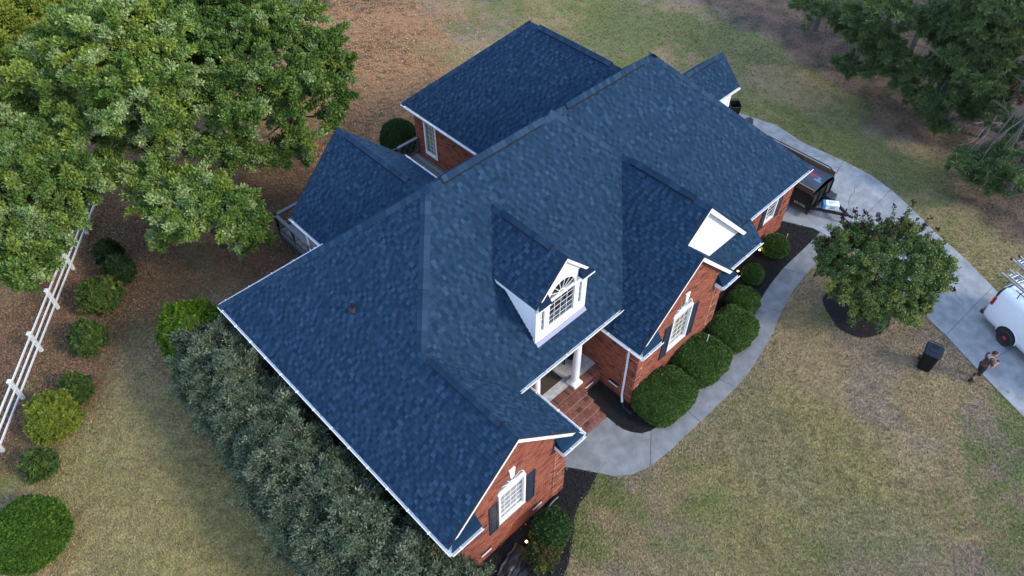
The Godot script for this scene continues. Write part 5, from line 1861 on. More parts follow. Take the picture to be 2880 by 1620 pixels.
func build_yard() -> void:
	M.rubber2 = mat(Color(1, 1, 1), 0.6, true)
	M.rubber2.metallic_specular = 0.25
	M.glow = mat(Color(1.0, 0.9, 0.7), 0.4)
	M.glow.emission_enabled = true
	M.glow.emission = Color(1.0, 0.8, 0.5)
	M.glow.emission_energy_multiplier = 5.0
	build_fence()
	build_deck()
	wheeled_bin("wheeled_bin", "closed black wheeled bin standing on the front lawn", Vector3(18.2, 0, 20.5), -1.35, false)
	wheeled_bin("wheeled_bin", "open black wheeled bin beside the white side extension", Vector3(26.25, 0.03, 5.86), -0.75, true)
	off = Vector3.ZERO
	var bag := thing("black_bag", "small lumpy black bag on the driveway by the open bin", "bag", Vector3(26.42, 0.03, 6.75), 0.4)
	var bg := Geo.new()
	for j in 8:
		for i in 14:
			var q := []
			for s in [[i, j], [i + 1, j], [i + 1, j + 1], [i, j + 1]]:
				var a: float = TAU * s[0] / 14
				var b: float = -PI * 0.5 + PI * s[1] / 8
				var d := Vector3(cos(a) * cos(b), sin(b), sin(a) * cos(b))
				var k := 1.0 + 0.25 * noise_b.get_noise_3d(d.x * 3, d.y * 3, d.z * 3)
				q.append(Vector3(d.x * 0.36 * k, maxf(0.0, 0.22 + d.y * 0.24 * k), d.z * 0.26 * k))
			bg.quad(q[3], q[2], q[1], q[0], Color(0.015, 0.016, 0.02))
	part(bag, "sack", bg, M.cast)
	var kn := Geo.new()
	kn.tube([Vector3(0, 0.43, 0), Vector3(0.03, 0.5, 0.02), Vector3(0.1, 0.54, 0.04)], [0.04, 0.02, 0.035], 7, Color(0.015, 0.016, 0.02))
	part(bag, "knot", kn, M.cast)
	build_trailer()
	build_van()
	chair("black slatted porch chair with a tan cushion behind the column", Vector3(8.1, 0.8, 11.15), -1.0, true)
	chair("black slatted porch chair without cushion near the door mat", Vector3(7.35, 0.8, 10.68), 0.2, false)
	var mt := Geo.new()
	mt.cbox(Transform3D(Basis(), Vector3.ZERO + Vector3(0, 0.008, 0)), Vector3(1.95, 0.014, 0.72), 0.004, Color(0.085, 0.055, 0.045))
	var mo := put(self, "door_mat", mt.mesh(), mat(Color(1, 1, 1), 0.95, true, T.fine, 4.0), Transform3D(Basis(), Vector3(6.25, 0.802, 11.12)))
	tag(mo, "brown door mat on the pale porch floor", "mat")
	garden_lamp("lit garden lamp beside the scraggly front shrub", Vector3(2.0, 0.02, 14.85), 0.07)
	garden_lamp("lit garden lamp at the foot of the brick gable corner", Vector3(17.0, 0.02, 12.62), 0.08)
	garden_lamp("lit garden lamp beside the round shrub below the shuttered window", Vector3(18.75, 0.02, 12.55), 0.06)
	# corrugated drain pipe in the front bed
	off = Vector3(3.4, 0, 14.45)
	var dp := thing("drain_pipe", "black corrugated drain pipe lying on mulch by the front wall", "pipe", off)
	var pg := Geo.new()
	var path := []
	var rad := []
	for k in 40:
		var u := k / 39.0
		path.append(Vector3(lerpf(2.95, 3.95, u), 0.09, 14.62 - 0.22 * sin(u * PI * 0.6)))
		rad.append(0.055 + (0.007 if k % 2 else 0.0))
	pg.tube(path, rad, 8, Color(0.014, 0.016, 0.02))
	part(dp, "corrugated_tube", pg, M.cast)
	var pe := Geo.new()
	pe.lathe(Transform3D(Basis(Vector3.BACK, PI / 2), Vector3(2.97, 0.09, 14.62)), [Vector2(0.065, 0), Vector2(0.065, 0.05), Vector2(0.05, 0.05)], 12, Color(0.02, 0.022, 0.026))
	part(dp, "collar", pe, M.cast)
	# crumpled plastic sheet at the hedge end of the bed
	off = Vector3.ZERO
	var ps := thing("plastic_sheet", "crumpled black plastic sheet on the bed by the hedge end", "sheet", Vector3(1.2, 0, 15.2), 0.3)
	var sg := Geo.new()
	for i in 22:
		for j in 14:
			var q := []
			for s in [[i, j], [i, j + 1], [i + 1, j + 1], [i + 1, j]]:
				var xx: float = s[0] / 22.0 * 1.5 - 0.75
				var zz: float = s[1] / 14.0 * 0.9 - 0.45
				q.append(Vector3(xx, 0.05 + 0.05 * (1 + noise_b.get_noise_2d(xx * 1.5 + 7, zz * 7)), zz + 0.06 * noise_b.get_noise_2d(xx * 3, 5)))
			sg.quad(q[0], q[1], q[2], q[3], Color(0.012, 0.013, 0.017))
	part(ps, "film", sg, M.cast)
	# white marker stakes in the bed
	for p in [Vector3(20.25, 0, 12.95), Vector3(12.3, 0, 14.25)]:
		off = Vector3.ZERO
		var k := thing("marker_stake", "thin white stake standing in mulch near the shuttered window" if p.x > 15 else "thin white stake standing up through a clipped shrub", "stake", p)
		var sgm := Geo.new()
		var hh := 0.5 if p.x > 15 else 1.42
		sgm.tube([Vector3(0, -0.05, 0), Vector3(0.01, hh, 0)], [0.012, 0.012], 6, Color(0.8, 0.82, 0.85))
		part(k, "rod", sgm, M.paint)
		var cp := Geo.new()
		cp.lathe(Transform3D(Basis(), Vector3(0.01, hh, 0)), [Vector2(0.018, 0), Vector2(0.018, 0.05), Vector2(0, 0.055)], 8, Color(0.75, 0.85, 0.9))
		part(k, "cap", cp, M.paint)

# ================================================================ plants
# a bunch of folded leaves round the origin, growing towards +y
func bunch(n: int, length: float, width: float, spread: float, droop: float, seed_: int) -> ArrayMesh:
	var r := RandomNumberGenerator.new()
	r.seed = seed_
	var g := Geo.new()
	for i in n:
		var a := TAU * (i + r.randf() * 0.7) / n
		var tilt := r.randf_range(0.15, 1.35)
		var d := Vector3(cos(a) * sin(tilt), cos(tilt) - droop, sin(a) * sin(tilt)).normalized()
		var o := Vector3(r.randf_range(-1, 1), r.randf_range(-0.8, 0.8), r.randf_range(-1, 1)) * spread
		var s := d.cross(Vector3.UP).normalized()
		s = s.rotated(d, r.randf_range(-0.9, 0.9))
		var up := s.cross(d)
		var L := length * r.randf_range(0.7, 1.2)
		var W := width * r.randf_range(0.75, 1.2)
		var m := o + d * L * 0.48 - up * W * 0.22
		var k := r.randf_range(0.8, 1.18)
		var c := Color(k, k, k)
		g.tri(o, m + s * W * 0.5 + up * W * 0.3, o + d * L, c)
		g.tri(o, o + d * L, m - s * W * 0.5 + up * W * 0.3, c)
	return g.mesh()

func turned(d: Vector3, r: RandomNumberGenerator, s: float) -> Basis:
	var y := d.normalized()
	var x := y.cross(Vector3(0.31, 0.2, 0.93)).normalized()
	var z := x.cross(y)
	return Basis(x, y, z).rotated(y, r.randf() * TAU).scaled(Vector3.ONE * s)

func rand_dir(r: RandomNumberGenerator) -> Vector3:
	var z := r.randf_range(-1, 1)
	var a := r.randf() * TAU
	var q := sqrt(1 - z * z)
	return Vector3(q * cos(a), z, q * sin(a))

func limb(g: Geo, a: Vector3, b: Vector3, r0: float, r1: float, r: RandomNumberGenerator, sag := 0.0, sides := 6, n := 5, col := Color.WHITE) -> Array:
	var path := []
	var rad := []
	var L := a.distance_to(b)
	for i in n + 1:
		var t := float(i) / n
		var p := a.lerp(b, t)
		if i > 0 and i < n: p += rand_dir(r) * L * 0.05
		p.y += sin(t * PI) * sag * L
		path.append(p); rad.append(lerpf(r0, r1, pow(t, 0.8)))
	g.tube(path, rad, sides, col)
	return path

# crown clumps: [centre, radius] in world coordinates
func tree(called: String, label: String, base: Vector3, clumps: Array, trunk_r: float, fork: float, leaf: Mesh, per_m2: float, pal: Array, seed_: int, group := "", squash := 0.78, bark := Color(0.13, 0.105, 0.085), lean := Vector3.ZERO, bare := 0, spray := 17.0) -> Node3D:
	var r := RandomNumberGenerator.new()
	r.seed = seed_
	var t := thing(called, label, "tree", base, 0.0, group)
	off = base
	var top := base
	for c in clumps: top += (c[0] - base) / clumps.size()
	var fk := base + Vector3((top.x - base.x) * 0.35, fork, (top.z - base.z) * 0.35) + lean
	var g := Geo.new()
	var tp := [base - Vector3(0, 0.1, 0), base + Vector3(0, 0.15, 0), base.lerp(fk, 0.5) + rand_dir(r) * 0.08, fk]
	g.tube(tp, [trunk_r * 1.5, trunk_r * 1.1, trunk_r * 0.9, trunk_r * 0.72], 9, bark)
	part(t, "trunk", g, M.bark)
	var bg := Geo.new()
	for c in clumps:
		var tip: Vector3 = c[0]
		var s := fk if r.randf() < 0.7 else base.lerp(fk, r.randf_range(0.65, 0.95))
		var p := limb(bg, s, tip, trunk_r * 0.27, 0.015, r, 0.06, 6, 6, bark)
		for k in 5:
			var e: Vector3 = tip + rand_dir(r) * float(c[1]) * 0.85
			limb(bg, p[4 + (k % 2)], e, 0.022, 0.006, r, 0.0, 4, 3, bark)
	for k in bare:
		var hgt := r.randf_range(0.25, 1.0)
		var s := base.lerp(fk, hgt)
		var d := rand_dir(r)
		d.y = r.randf_range(-0.25, 0.5)
		var e := s + d.normalized() * r.randf_range(1.0, 2.6)
		var p := limb(bg, s, e, 0.035, 0.008, r, -0.05, 4, 4, bark)
		for j in 4:
			limb(bg, p[1 + j % 3], p[2 + j % 3] + rand_dir(r) * 0.7, 0.012, 0.004, r, 0, 3, 2, bark)
	part(t, "branches", bg, M.bark)
	var xfs := []
	var cols := []
	for c in clumps:
		var R: float = c[1]
		# sprays: leafy twigs running outwards, each with its own tone
		var nsub := int(10 + R * R * spray)
		for k in nsub:
			var d := rand_dir(r)
			if d.y < -0.15 and r.randf() < 0.75: d.y *= -0.7
			d = d.normalized()
			var ctr: Vector3 = c[0]
			var s0 := ctr + Vector3(d.x, d.y * squash, d.z) * R * r.randf_range(0.1, 0.6)
			var s1 := ctr + Vector3(d.x, d.y * squash, d.z) * R * r.randf_range(0.75, 1.28) + rand_dir(r) * 0.22
			s1.y += r.randf_range(-0.22, 0.16)
			var lat := r.randf_range(0.09, 0.20)
			var tint: Color = pal[r.randi() % pal.size()]
			var n := int(s0.distance_to(s1) * per_m2 * r.randf_range(0.5, 1.1)) + 4
			for i in n:
				var u := pow(r.randf(), 0.7)
				var q := rand_dir(r)
				var p := s0.lerp(s1, u) + Vector3(q.x, q.y * 0.6, q.z) * lat * (1.15 - 0.5 * u)
				p.y -= 0.1 * u * u
				xfs.append(Transform3D(turned(q * 0.7 + Vector3.UP * 0.5 + d * 0.5 + rand_dir(r) * 0.4, r, r.randf_range(0.7, 1.25)), p - base))
				var w := r.randf_range(0.8, 1.2)
				var cc := tint.lerp(pal[r.randi() % pal.size()], 0.3)
				cols.append(Color(cc.r * w, cc.g * w, cc.b * w))
	scatter("crown", leaf, M.leaf, xfs, cols, t)
	return t

func shape_r(d: Vector3, p: float) -> float:
	return 1.0 / pow(pow(absf(d.x), p) + pow(absf(d.y), p) + pow(absf(d.z), p), 1.0 / p)

# rounded shrub; half widths rx, rz, height h
func shrub(called: String, label: String, x: float, z: float, rx: float, rz: float, h: float, leaf: Mesh, n: int, pal: Array, power: float, rough: float, seed_: int, group := "", lift := 0.42, turn := 0.0, m: Material = null, depth := 0.1) -> Node3D:
	var r := RandomNumberGenerator.new()
	r.seed = seed_
	var t := thing(called, label, "shrub", Vector3(x, 0, z), turn, group)
	off = Vector3.ZERO
	var f := FastNoiseLite.new()
	f.seed = seed_; f.frequency = 0.9; f.fractal_octaves = 3
	var cy := h * lift
	var hy := h - cy
	var surf := func(d: Vector3) -> Vector3:
		var k: float = shape_r(d, power) * (1.0 + rough * f.get_noise_3d(d.x * 2 + x, d.y * 2, d.z * 2 + z))
		return Vector3(d.x * rx, d.y * (hy if d.y > 0 else cy), d.z * rz) * k + Vector3(0, cy, 0)
	var stem := Geo.new()
	for k in 5:
		var e := rand_dir(r)
		stem.tube([Vector3(e.x * 0.08, -0.05, e.z * 0.08), Vector3(e.x * rx * 0.5, h * 0.55, e.z * rz * 0.5)], [0.03, 0.012], 5, Color(0.06, 0.045, 0.035))
	part(t, "stems", stem, M.bark)
	var core := Geo.new()
	var nu := 18
	var nv := 10
	var dark: Color = pal[1]
	for j in nv:
		for i in nu:
			var q := []
			for s in [[i, j], [i + 1, j], [i + 1, j + 1], [i, j + 1]]:
				var a: float = TAU * s[0] / nu
				var b: float = -PI * 0.5 + PI * s[1] / nv
				var d := Vector3(cos(a) * cos(b), sin(b), sin(a) * cos(b))
				var pt: Vector3 = surf.call(d)
				q.append(Vector3(0, cy, 0) + (pt - Vector3(0, cy, 0)) * (0.93 - depth))
			core.quad(q[3], q[2], q[1], q[0], dark)
	part(t, "light_blocking_core", core, M.needle)  # solid core added inside the leaves to block light
	var xfs := []
	var cols := []
	for i in n:
		var d := rand_dir(r)
		if d.y < -0.55 and r.randf() < 0.7: d.y = -d.y
		var p: Vector3 = surf.call(d)
		p = Vector3(0, cy, 0) + (p - Vector3(0, cy, 0)) * (1.0 - depth * r.randf())
		if p.y < 0.03: p.y = r.randf_range(0.03, 0.12)
		var nn := Vector3(d.x / rx, d.y / maxf(hy, 0.1), d.z / rz).normalized()
		xfs.append(Transform3D(turned(nn + rand_dir(r) * 0.55 + Vector3.UP * 0.3, r, r.randf_range(0.75, 1.25)), p))
		var cc: Color = pal[r.randi() % pal.size()]
		var w := r.randf_range(0.75, 1.25) * (1.0 + 0.25 * f.get_noise_3d(p.x * 2.2, p.y * 2.2, p.z * 2.2))
		cols.append(Color(cc.r * w, cc.g * w, cc.b * w))
	scatter("foliage", leaf, M.leaf if m == null else m, xfs, cols, t)
	return t

func px(list: Array) -> Array:
	var r := []
	for c in list: r.append([at(c[0], c[1], c[2]), c[3]])
	return r

func build_plants() -> void:
	var broad := bunch(11, 0.165, 0.078, 0.09, 0.1, 11)
	var small := bunch(12, 0.10, 0.05, 0.05, 0.05, 12)
	var box := bunch(10, 0.062, 0.034, 0.03, 0.0, 13)
	var olive := bunch(15, 0.11, 0.035, 0.09, 0.0, 14)
	var conif := bunch(20, 0.24, 0.03, 0.07, -0.1, 15)
	var myrtle := bunch(12, 0.11, 0.055, 0.08, 0.0, 16)
	var green := [Color(0.062, 0.120, 0.020), Color(0.098, 0.172, 0.030), Color(0.185, 0.245, 0.040), Color(0.120, 0.200, 0.044), Color(0.260, 0.345, 0.130), Color(0.080, 0.145, 0.024)]
	var bright := [Color(0.110, 0.190, 0.028), Color(0.225, 0.285, 0.042), Color(0.310, 0.395, 0.150), Color(0.170, 0.262, 0.064), Color(0.078, 0.148, 0.024)]
	var deep := [Color(0.060, 0.118, 0.020), Color(0.080, 0.150, 0.026), Color(0.115, 0.195, 0.040), Color(0.145, 0.230, 0.065)]
	var gt := "broadleaf trees behind the house"
	tree("broadleaf_tree", "largest pale green broadleaf tree, its crown behind the white fence line", Vector3(2.2, 0, -8.2), px([[150, 190, 8.0, 1.6], [270, 110, 9.0, 1.9], [375, 85, 8.6, 1.6], [420, 175, 8.0, 1.3], [330, 225, 8.0, 1.6], [220, 300, 6.6, 1.5], [400, 275, 6.6, 1.2], [300, 30, 8.6, 1.6], [180, 95, 8.6, 1.3], [120, 290, 6.2, 1.2], [330, 335, 5.0, 1.1], [440, 345, 4.8, 0.95]]), 0.3, 3.6, broad, 40.0, bright, 21, gt)
	tree("broadleaf_tree", "broad green tree overhanging the bare leaf-strewn yard beside the rear wing", Vector3(8.2, 0, -7.4), px([[740, 55, 6.6, 1.5], [805, 115, 5.6, 1.3], [660, 90, 6.6, 1.5], [640, 190, 6.2, 1.45], [755, 195, 5.8, 1.25], [830, 240, 4.6, 0.95], [690, 280, 4.8, 1.1], [600, 285, 5.6, 1.3], [545, 215, 6.0, 1.3], [855, 165, 4.6, 0.85], [835, 300, 3.8, 0.6], [750, 350, 3.6, 0.85], [725, 255, 5.0, 0.9], [700, 400, 3.2, 0.6], [560, 375, 4.4, 1.1], [625, 395, 3.6, 0.8]]), 0.27, 2.9, broad, 40.0, green, 22, gt)
	tree("broadleaf_tree", "dark green tree filling the gap behind the two paler crowns", Vector3(5.6, 0, -11.0), px([[520, 35, 6.6, 1.6], [590, 30, 6.6, 1.5], [470, 110, 7.0, 1.3], [560, 125, 6.4, 1.2], [500, 175, 5.6, 1.2], [440, 20, 7.0, 1.5], [680, 0, 6.0, 1.4], [470, 265, 5.0, 1.1]]), 0.25, 3.0, broad, 38.0, deep, 23, gt)
	tree("broadleaf_tree", "green tree leaning over the white rail fence", Vector3(-4.9, 0, -7.9), px([[55, 420, 6.2, 1.5], [150, 440, 5.8, 1.35], [35, 550, 5.2, 1.45], [115, 560, 4.8, 1.15], [165, 500, 4.8, 0.75], [65, 655, 4.8, 1.0], [215, 455, 5.0, 0.9], [20, 330, 6.6, 1.3], [120, 365, 6.2, 1.15], [10, 640, 4.8, 1.1], [50, 690, 4.4, 0.8], [115, 630, 4.4, 0.8], [275, 430, 4.6, 0.85]]), 0.24, 2.8, broad, 40.0, green, 24, gt)
	tree("broadleaf_tree", "low bright green tree spreading beside the rear deck", Vector3(2.0, 0, -4.4), px([[400, 500, 3.8, 1.15], [470, 535, 3.8, 1.2], [550, 505, 3.8, 1.25], [600, 560, 3.3, 1.05], [640, 590, 2.8, 0.7], [490, 470, 4.2, 1.0], [425, 590, 2.8, 0.65], [620, 610, 2.4, 0.55], [400, 440, 4.2, 0.9], [320, 445, 4.4, 0.8]]), 0.15, 1.4, broad, 42.0, bright, 25, gt)
	tree("broadleaf_tree", "yellow green tree crown rising past the far end of the fence", Vector3(-0.6, 0, -13.0), px([[15, 95, 8.4, 1.6], [55, 25, 8.6, 1.3], [-30, 160, 8.0, 1.6], [-40, 40, 8.8, 1.8], [130, -20, 8.4, 1.5], [60, 230, 6.0, 1.1]]), 0.26, 4.0, broad, 36.0, [Color(0.19, 0.24, 0.03), Color(0.25, 0.27, 0.04), Color(0.14, 0.20, 0.03)], 26, gt)
	var tt := at(825, 20)
	tree("broadleaf_tree", "tree with a dark bare trunk standing in the leaf litter behind the yard", tt, [[tt + Vector3(0.4, 6.2, -1.2), 1.6], [tt + Vector3(-1.0, 6.6, -2.2), 1.5], [tt + Vector3(1.6, 6.8, -2.4), 1.5]], 0.2, 4.4, broad, 24.0, green, 27, gt)
	# small flowering tree on its round bed
	var mp := [Color(0.064, 0.110, 0.030), Color(0.090, 0.142, 0.040), Color(0.130, 0.182, 0.050), Color(0.072, 0.118, 0.038), Color(0.210, 0.240, 0.050)]
	var mb := Vector3(18.95, 0.02, 17.2)
	var mt := tree("small_tree", "small multi-stemmed green tree with dark seed heads on round mulch bed", mb, px([[2110, 615, 3.2, 0.75], [2180, 605, 3.4, 0.75], [2262, 600, 3.4, 0.75], [2325, 630, 3.1, 0.7], [2355, 685, 2.6, 0.65], [2290, 660, 3.4, 0.9], [2200, 665, 3.2, 0.9], [2120, 690, 2.6, 0.75], [2165, 745, 2.2, 0.75], [2250, 735, 2.4, 0.85], [2320, 740, 2.0, 0.55], [2085, 650, 2.8, 0.5], [2230, 785, 1.7, 0.55], [2175, 775, 1.6, 0.5], [2275, 785, 1.6, 0.55], [2310, 770, 1.6, 0.45]]), 0.09, 0.6, myrtle, 34.0, mp, 31, "", 0.9, Color(0.2, 0.17, 0.14), Vector3.ZERO, 0, 36.0)
	var sr := RandomNumberGenerator.new()
	sr.seed = 5
	var sg := Geo.new()
	var sx := []
	var sc := []
	off = mb
	for q in [[2150, 525, 4.4], [2168, 560, 4.2], [2212, 535, 4.6], [2252, 515, 4.7], [2285, 530, 4.4], [2300, 505, 4.9], [2330, 565, 4.0], [2355, 600, 3.6], [2375, 640, 3.3], [2395, 660, 2.9], [2385, 720, 2.4], [2060, 620, 3.2], [2050, 690, 2.4], [2090, 590, 3.7], [2130, 560, 4.0], [2365, 750, 2.0], [2230, 550, 4.4], [2270, 545, 4.5], [2105, 575, 3.9], [2118, 540, 4.2], [2190, 545, 4.5], [2240, 580, 4.2], [2310, 580, 4.1], [2345, 545, 4.1], [2295, 560, 4.3], [2175, 530, 4.5], [2070, 600, 3.4], [2390, 690, 2.8], [2378, 610, 3.5], [2200, 580, 4.3], [2140, 590, 3.9], [2405, 730, 2.3], [2260, 560, 4.4], [2320, 540, 4.5], [2068, 665, 2.8], [2365, 570, 3.9]]:
		var e := at(q[0], q[1], q[2])
		var s: Vector3 = e.lerp(mb + Vector3(0, 2.2, 0), 0.42)
		var p := limb(sg, s, e, 0.012, 0.004, sr, 0.02, 4, 4, Color(0.12, 0.09, 0.07))
		for k in 40:
			var u := sr.randf()
			var o: Vector3 = s.lerp(e, u) + rand_dir(sr) * (0.17 - 0.1 * u)
			sx.append(Transform3D(turned(rand_dir(sr) + Vector3.UP * 0.5, sr, sr.randf_range(0.5, 0.9)), o - mb))
			var w := sr.randf_range(0.8, 1.2)
			if u > 0.72: sc.append(Color(0.045, 0.024, 0.02) * w)
			else: sc.append(mp[sr.randi() % 5] * w)
	part(mt, "shoots", sg, M.bark)
	scatter("shoot_leaves", small, M.leaf, sx, sc, mt)
	# ---- evergreens at the edge of the wood
	var cp := [Color(0.070, 0.115, 0.040), Color(0.098, 0.152, 0.048), Color(0.140, 0.195, 0.066), Color(0.082, 0.124, 0.058)]
	var bases := [at(2050, 75), at(2195, 190), at(2290, 135), at(2375, 300), at(2430, 200), at(2500, 320), at(2545, 110), at(2540, 470)]
	var labs := ["evergreen with low boughs at the lawn's far end of the wood", "tall evergreen with a thick dark leaning trunk at the lawn edge", "evergreen with a bundle of bare dark limbs", "evergreen with low clumps on pine straw beside the lawn", "dense evergreen behind the low clumped one", "evergreen among pale dead limbs, rusty needles on one side", "evergreen deepest in the wood behind the others", "squat dark green evergreen opposite the white van"]
	var sets := [[], [], [], [], [], [], [], []]
	var cl := [[2140, 60, 3.0, 0.95], [2180, 105, 3.5, 1.15], [2130, 165, 2.0, 0.8], [2230, 130, 3.5, 0.95], [2175, 40, 5.0, 1.1], [2240, 20, 6.0, 1.1], [2100, 20, 4.0, 0.95], [2270, 205, 2.2, 0.8], [2330, 175, 3.0, 0.95], [2380, 115, 4.0, 1.0], [2392, 195, 3.0, 1.05], [2440, 60, 6.0, 1.1], [2425, 150, 4.5, 1.0], [2480, 200, 4.0, 1.1], [2355, 262, 2.0, 0.95], [2405, 245, 2.4, 0.85], [2372, 318, 1.0, 0.5], [2540, 80, 6.0, 1.1], [2560, 200, 4.0, 1.1], [2450, 410, 2.0, 0.85], [2500, 425, 2.0, 0.95], [2420, 425, 1.5, 0.6], [2525, 385, 2.6, 0.8], [2565, 325, 3.0, 0.8], [2560, 450, 2.0, 0.8], [2480, 455, 1.2, 0.7], [2060, 25, 3.0, 0.85], [2020, 12, 2.4, 0.55], [2300, 60, 5.0, 0.8], [2480, 20, 7.0, 1.2], [2210, 175, 2.4, 0.7], [2310, 240, 1.6, 0.55], [2570, 20, 7.0, 1.3], [2440, 290, 1.8, 0.6], [2350, 60, 4.5, 0.9], [2430, 230, 3.0, 0.9], [2500, 140, 5.0, 1.0], [2520, 260, 3.2, 0.8], [2480, 270, 2.6, 0.7], [2380, 30, 6.0, 1.0]]
	for c in cl:
		var w := at(c[0], c[1], c[2])
		var best := 0
		var bd := 1e9
		for k in 8:
			var d := Vector2(w.x - bases[k].x, w.z - bases[k].z).length()
			if d < bd:
				bd = d; best = k
		sets[best].append([w, c[3]])
	for k in 8:
		if sets[k].is_empty(): sets[k].append([bases[k] + Vector3(0, 4, 0), 1.0])
		# crowns go on above what the frame shows
		sets[k].append([bases[k] + Vector3(0.2, 7.6, -0.2), 1.2])
		var pal2 := cp.duplicate()
		if k == 5: pal2 = [Color(0.030, 0.066, 0.020), Color(0.045, 0.09, 0.026), Color(0.17, 0.075, 0.025), Color(0.05, 0.10, 0.03)]
		tree("evergreen_tree", labs[k], bases[k], sets[k], 0.2, 6.8, conif, 24.0, pal2, 41 + k, "evergreens at the edge of the wood", 0.6, Color(0.17, 0.155, 0.15), Vector3.ZERO, 90, 20.0)
	# dead tree with pale limbs
	var db := at(2470, 345)
	off = db
	var dt := thing("dead_tree", "leafless tree with pale grey drooping limbs among the evergreens", "tree", db)
	var dg := Geo.new()
	var dgr := Color(0.32, 0.30, 0.31)
	dg.tube([db, db + Vector3(0.1, 2, 0.05), db + Vector3(0.15, 4.4, -0.1)], [0.14, 0.1, 0.04], 8, dgr * 0.6)
	part(dt, "trunk", dg, M.bark)
	var dl := Geo.new()
	var r2 := RandomNumberGenerator.new()
	r2.seed = 99
	for k in 46:
		var s := db + Vector3(0.1, r2.randf_range(0.5, 4.2), 0)
		var d := rand_dir(r2)
		d.y = r2.randf_range(-0.45, 0.35)
		var e := s + d.normalized() * r2.randf_range(1.2, 3.2)
		e.y = maxf(e.y, 0.15)
		var p := limb(dl, s, e, 0.035, 0.008, r2, 0.06, 5, 5, dgr * r2.randf_range(0.7, 1.2))
		for j in 6:
			var q := p[1 + j % 4] as Vector3
			limb(dl, q, q + (d.normalized() * 0.6 + rand_dir(r2) * 0.7) * r2.randf_range(0.5, 1.1), 0.012, 0.004, r2, 0, 3, 3, dgr)
	part(dt, "limbs", dl, M.bark)
	# ---- clipped shrubs along the walkway
	var bp := [Color(0.046, 0.092, 0.019), Color(0.068, 0.124, 0.024), Color(0.096, 0.156, 0.032), Color(0.054, 0.104, 0.021)]
	var gb := "clipped shrubs along the walkway"
	shrub("clipped_shrub", "largest clipped boxy green shrub, nearest the downspout corner", 9.55, 14.5, 1.14, 0.88, 1.05, box, 8000, bp, 3.8, 0.09, 51, gb, 0.42, 0.0, null, 0.06)
	shrub("clipped_shrub", "clipped boxy green shrub under the right shutter of the brick gable", 11.85, 14.45, 1.06, 0.88, 1.05, box, 7500, bp, 3.6, 0.10, 52, gb, 0.42, 0.0, null, 0.06)
	shrub("clipped_shrub", "clipped rounded green shrub at the quoined brick corner", 13.95, 14.38, 0.97, 0.84, 1.1, box, 6600, bp, 3.1, 0.11, 53, gb, 0.42, 0.0, null, 0.06)
	shrub("clipped_shrub", "smaller loosely clipped green shrub behind the boxy row", 15.5, 13.85, 0.66, 0.62, 1.05, box, 3800, bp, 2.3, 0.12, 54, gb, 0.42, 0.0, null, 0.08)
	shrub("ball_shrub", "small round green shrub in black mulch by the lower lamp", 17.25, 13.2, 0.44, 0.44, 0.8, box, 1700, bp, 2.0, 0.10, 55, gb)
	shrub("ball_shrub", "round green shrub in black mulch below the shuttered window", 19.3, 12.95, 0.56, 0.56, 1.0, box, 2400, bp, 2.0, 0.10, 56, gb)
	shrub("front_shrub", "green rounded shrub in the bed under the arched front window", 2.75, 15.2, 0.62, 0.55, 1.3, small, 1500, [Color(0.035, 0.072, 0.018), Color(0.055, 0.1, 0.024), Color(0.042, 0.085, 0.026)], 2.3, 0.18, 57)
	shrub("front_shrub", "scraggly shrub with yellow and brown leaves beside the front bed lamp", 2.05, 15.55, 0.5, 0.45, 0.95, small, 750, [Color(0.05, 0.08, 0.022), Color(0.14, 0.14, 0.03), Color(0.1, 0.05, 0.03), Color(0.06, 0.1, 0.03)], 2.0, 0.4, 58)
	# ---- left side
	shrub("clipped_ball_shrub", "big clipped dome of bright green shrub near the white fence", -9.4, 3.75, 1.18, 1.18, 1.65, small, 6000, [Color(0.048, 0.105, 0.013), Color(0.066, 0.135, 0.016), Color(0.092, 0.165, 0.020)], 2.2, 0.1, 61, "", 0.42, 0.0, null, 0.07)
	var fr := "shrubs in a row along the fence"
	var fg1 := [Color(0.065, 0.111, 0.023), Color(0.098, 0.156, 0.029), Color(0.046, 0.085, 0.026)]
	var fg2 := [Color(0.162, 0.203, 0.024), Color(0.230, 0.257, 0.030), Color(0.115, 0.176, 0.027)]
	var fd2 := [Color(0.022, 0.046, 0.018), Color(0.032, 0.062, 0.020)]
	shrub("fence_shrub", "dull green loose shrub between the clipped dome and the yellow-green shrub", -8.2, 1.25, 0.5, 0.5, 1.0, small, 800, fg1, 2.0, 0.6, 62, fr)
	shrub("fence_shrub", "yellow-green round shrub beside the white fence", -7.1, -0.2, 0.84, 0.84, 1.35, small, 2500, fg2, 2.1, 0.4, 63, fr)
	shrub("fence_shrub", "small dark green shrub touching the yellow-green one", -6.0, -0.95, 0.54, 0.54, 1.0, small, 1200, fg1, 2.0, 0.4, 64, fr)
	shrub("fence_shrub", "ragged green shrub standing alone in thin litter", -4.65, -2.95, 0.6, 0.62, 1.15, small, 1050, fg1, 2.0, 0.7, 65, fr)
	shrub("fence_shrub", "leafy green shrub with yellow tips below the dark pair", -3.3, -4.75, 0.74, 0.74, 1.2, small, 1600, [Color(0.06, 0.105, 0.02), Color(0.12, 0.16, 0.03), Color(0.055, 0.105, 0.022)], 2.0, 0.6, 66, fr)
	shrub("fence_shrub", "very dark green shrub under the edge of the trees", -2.15, -5.6, 0.62, 0.62, 1.2, small, 1400, fd2, 2.0, 0.25, 67, fr)
	shrub("fence_shrub", "dark green shrub deepest under the trees", -2.0, -6.95, 0.54, 0.54, 1.1, small, 1000, fd2, 2.0, 0.25, 68, fr)
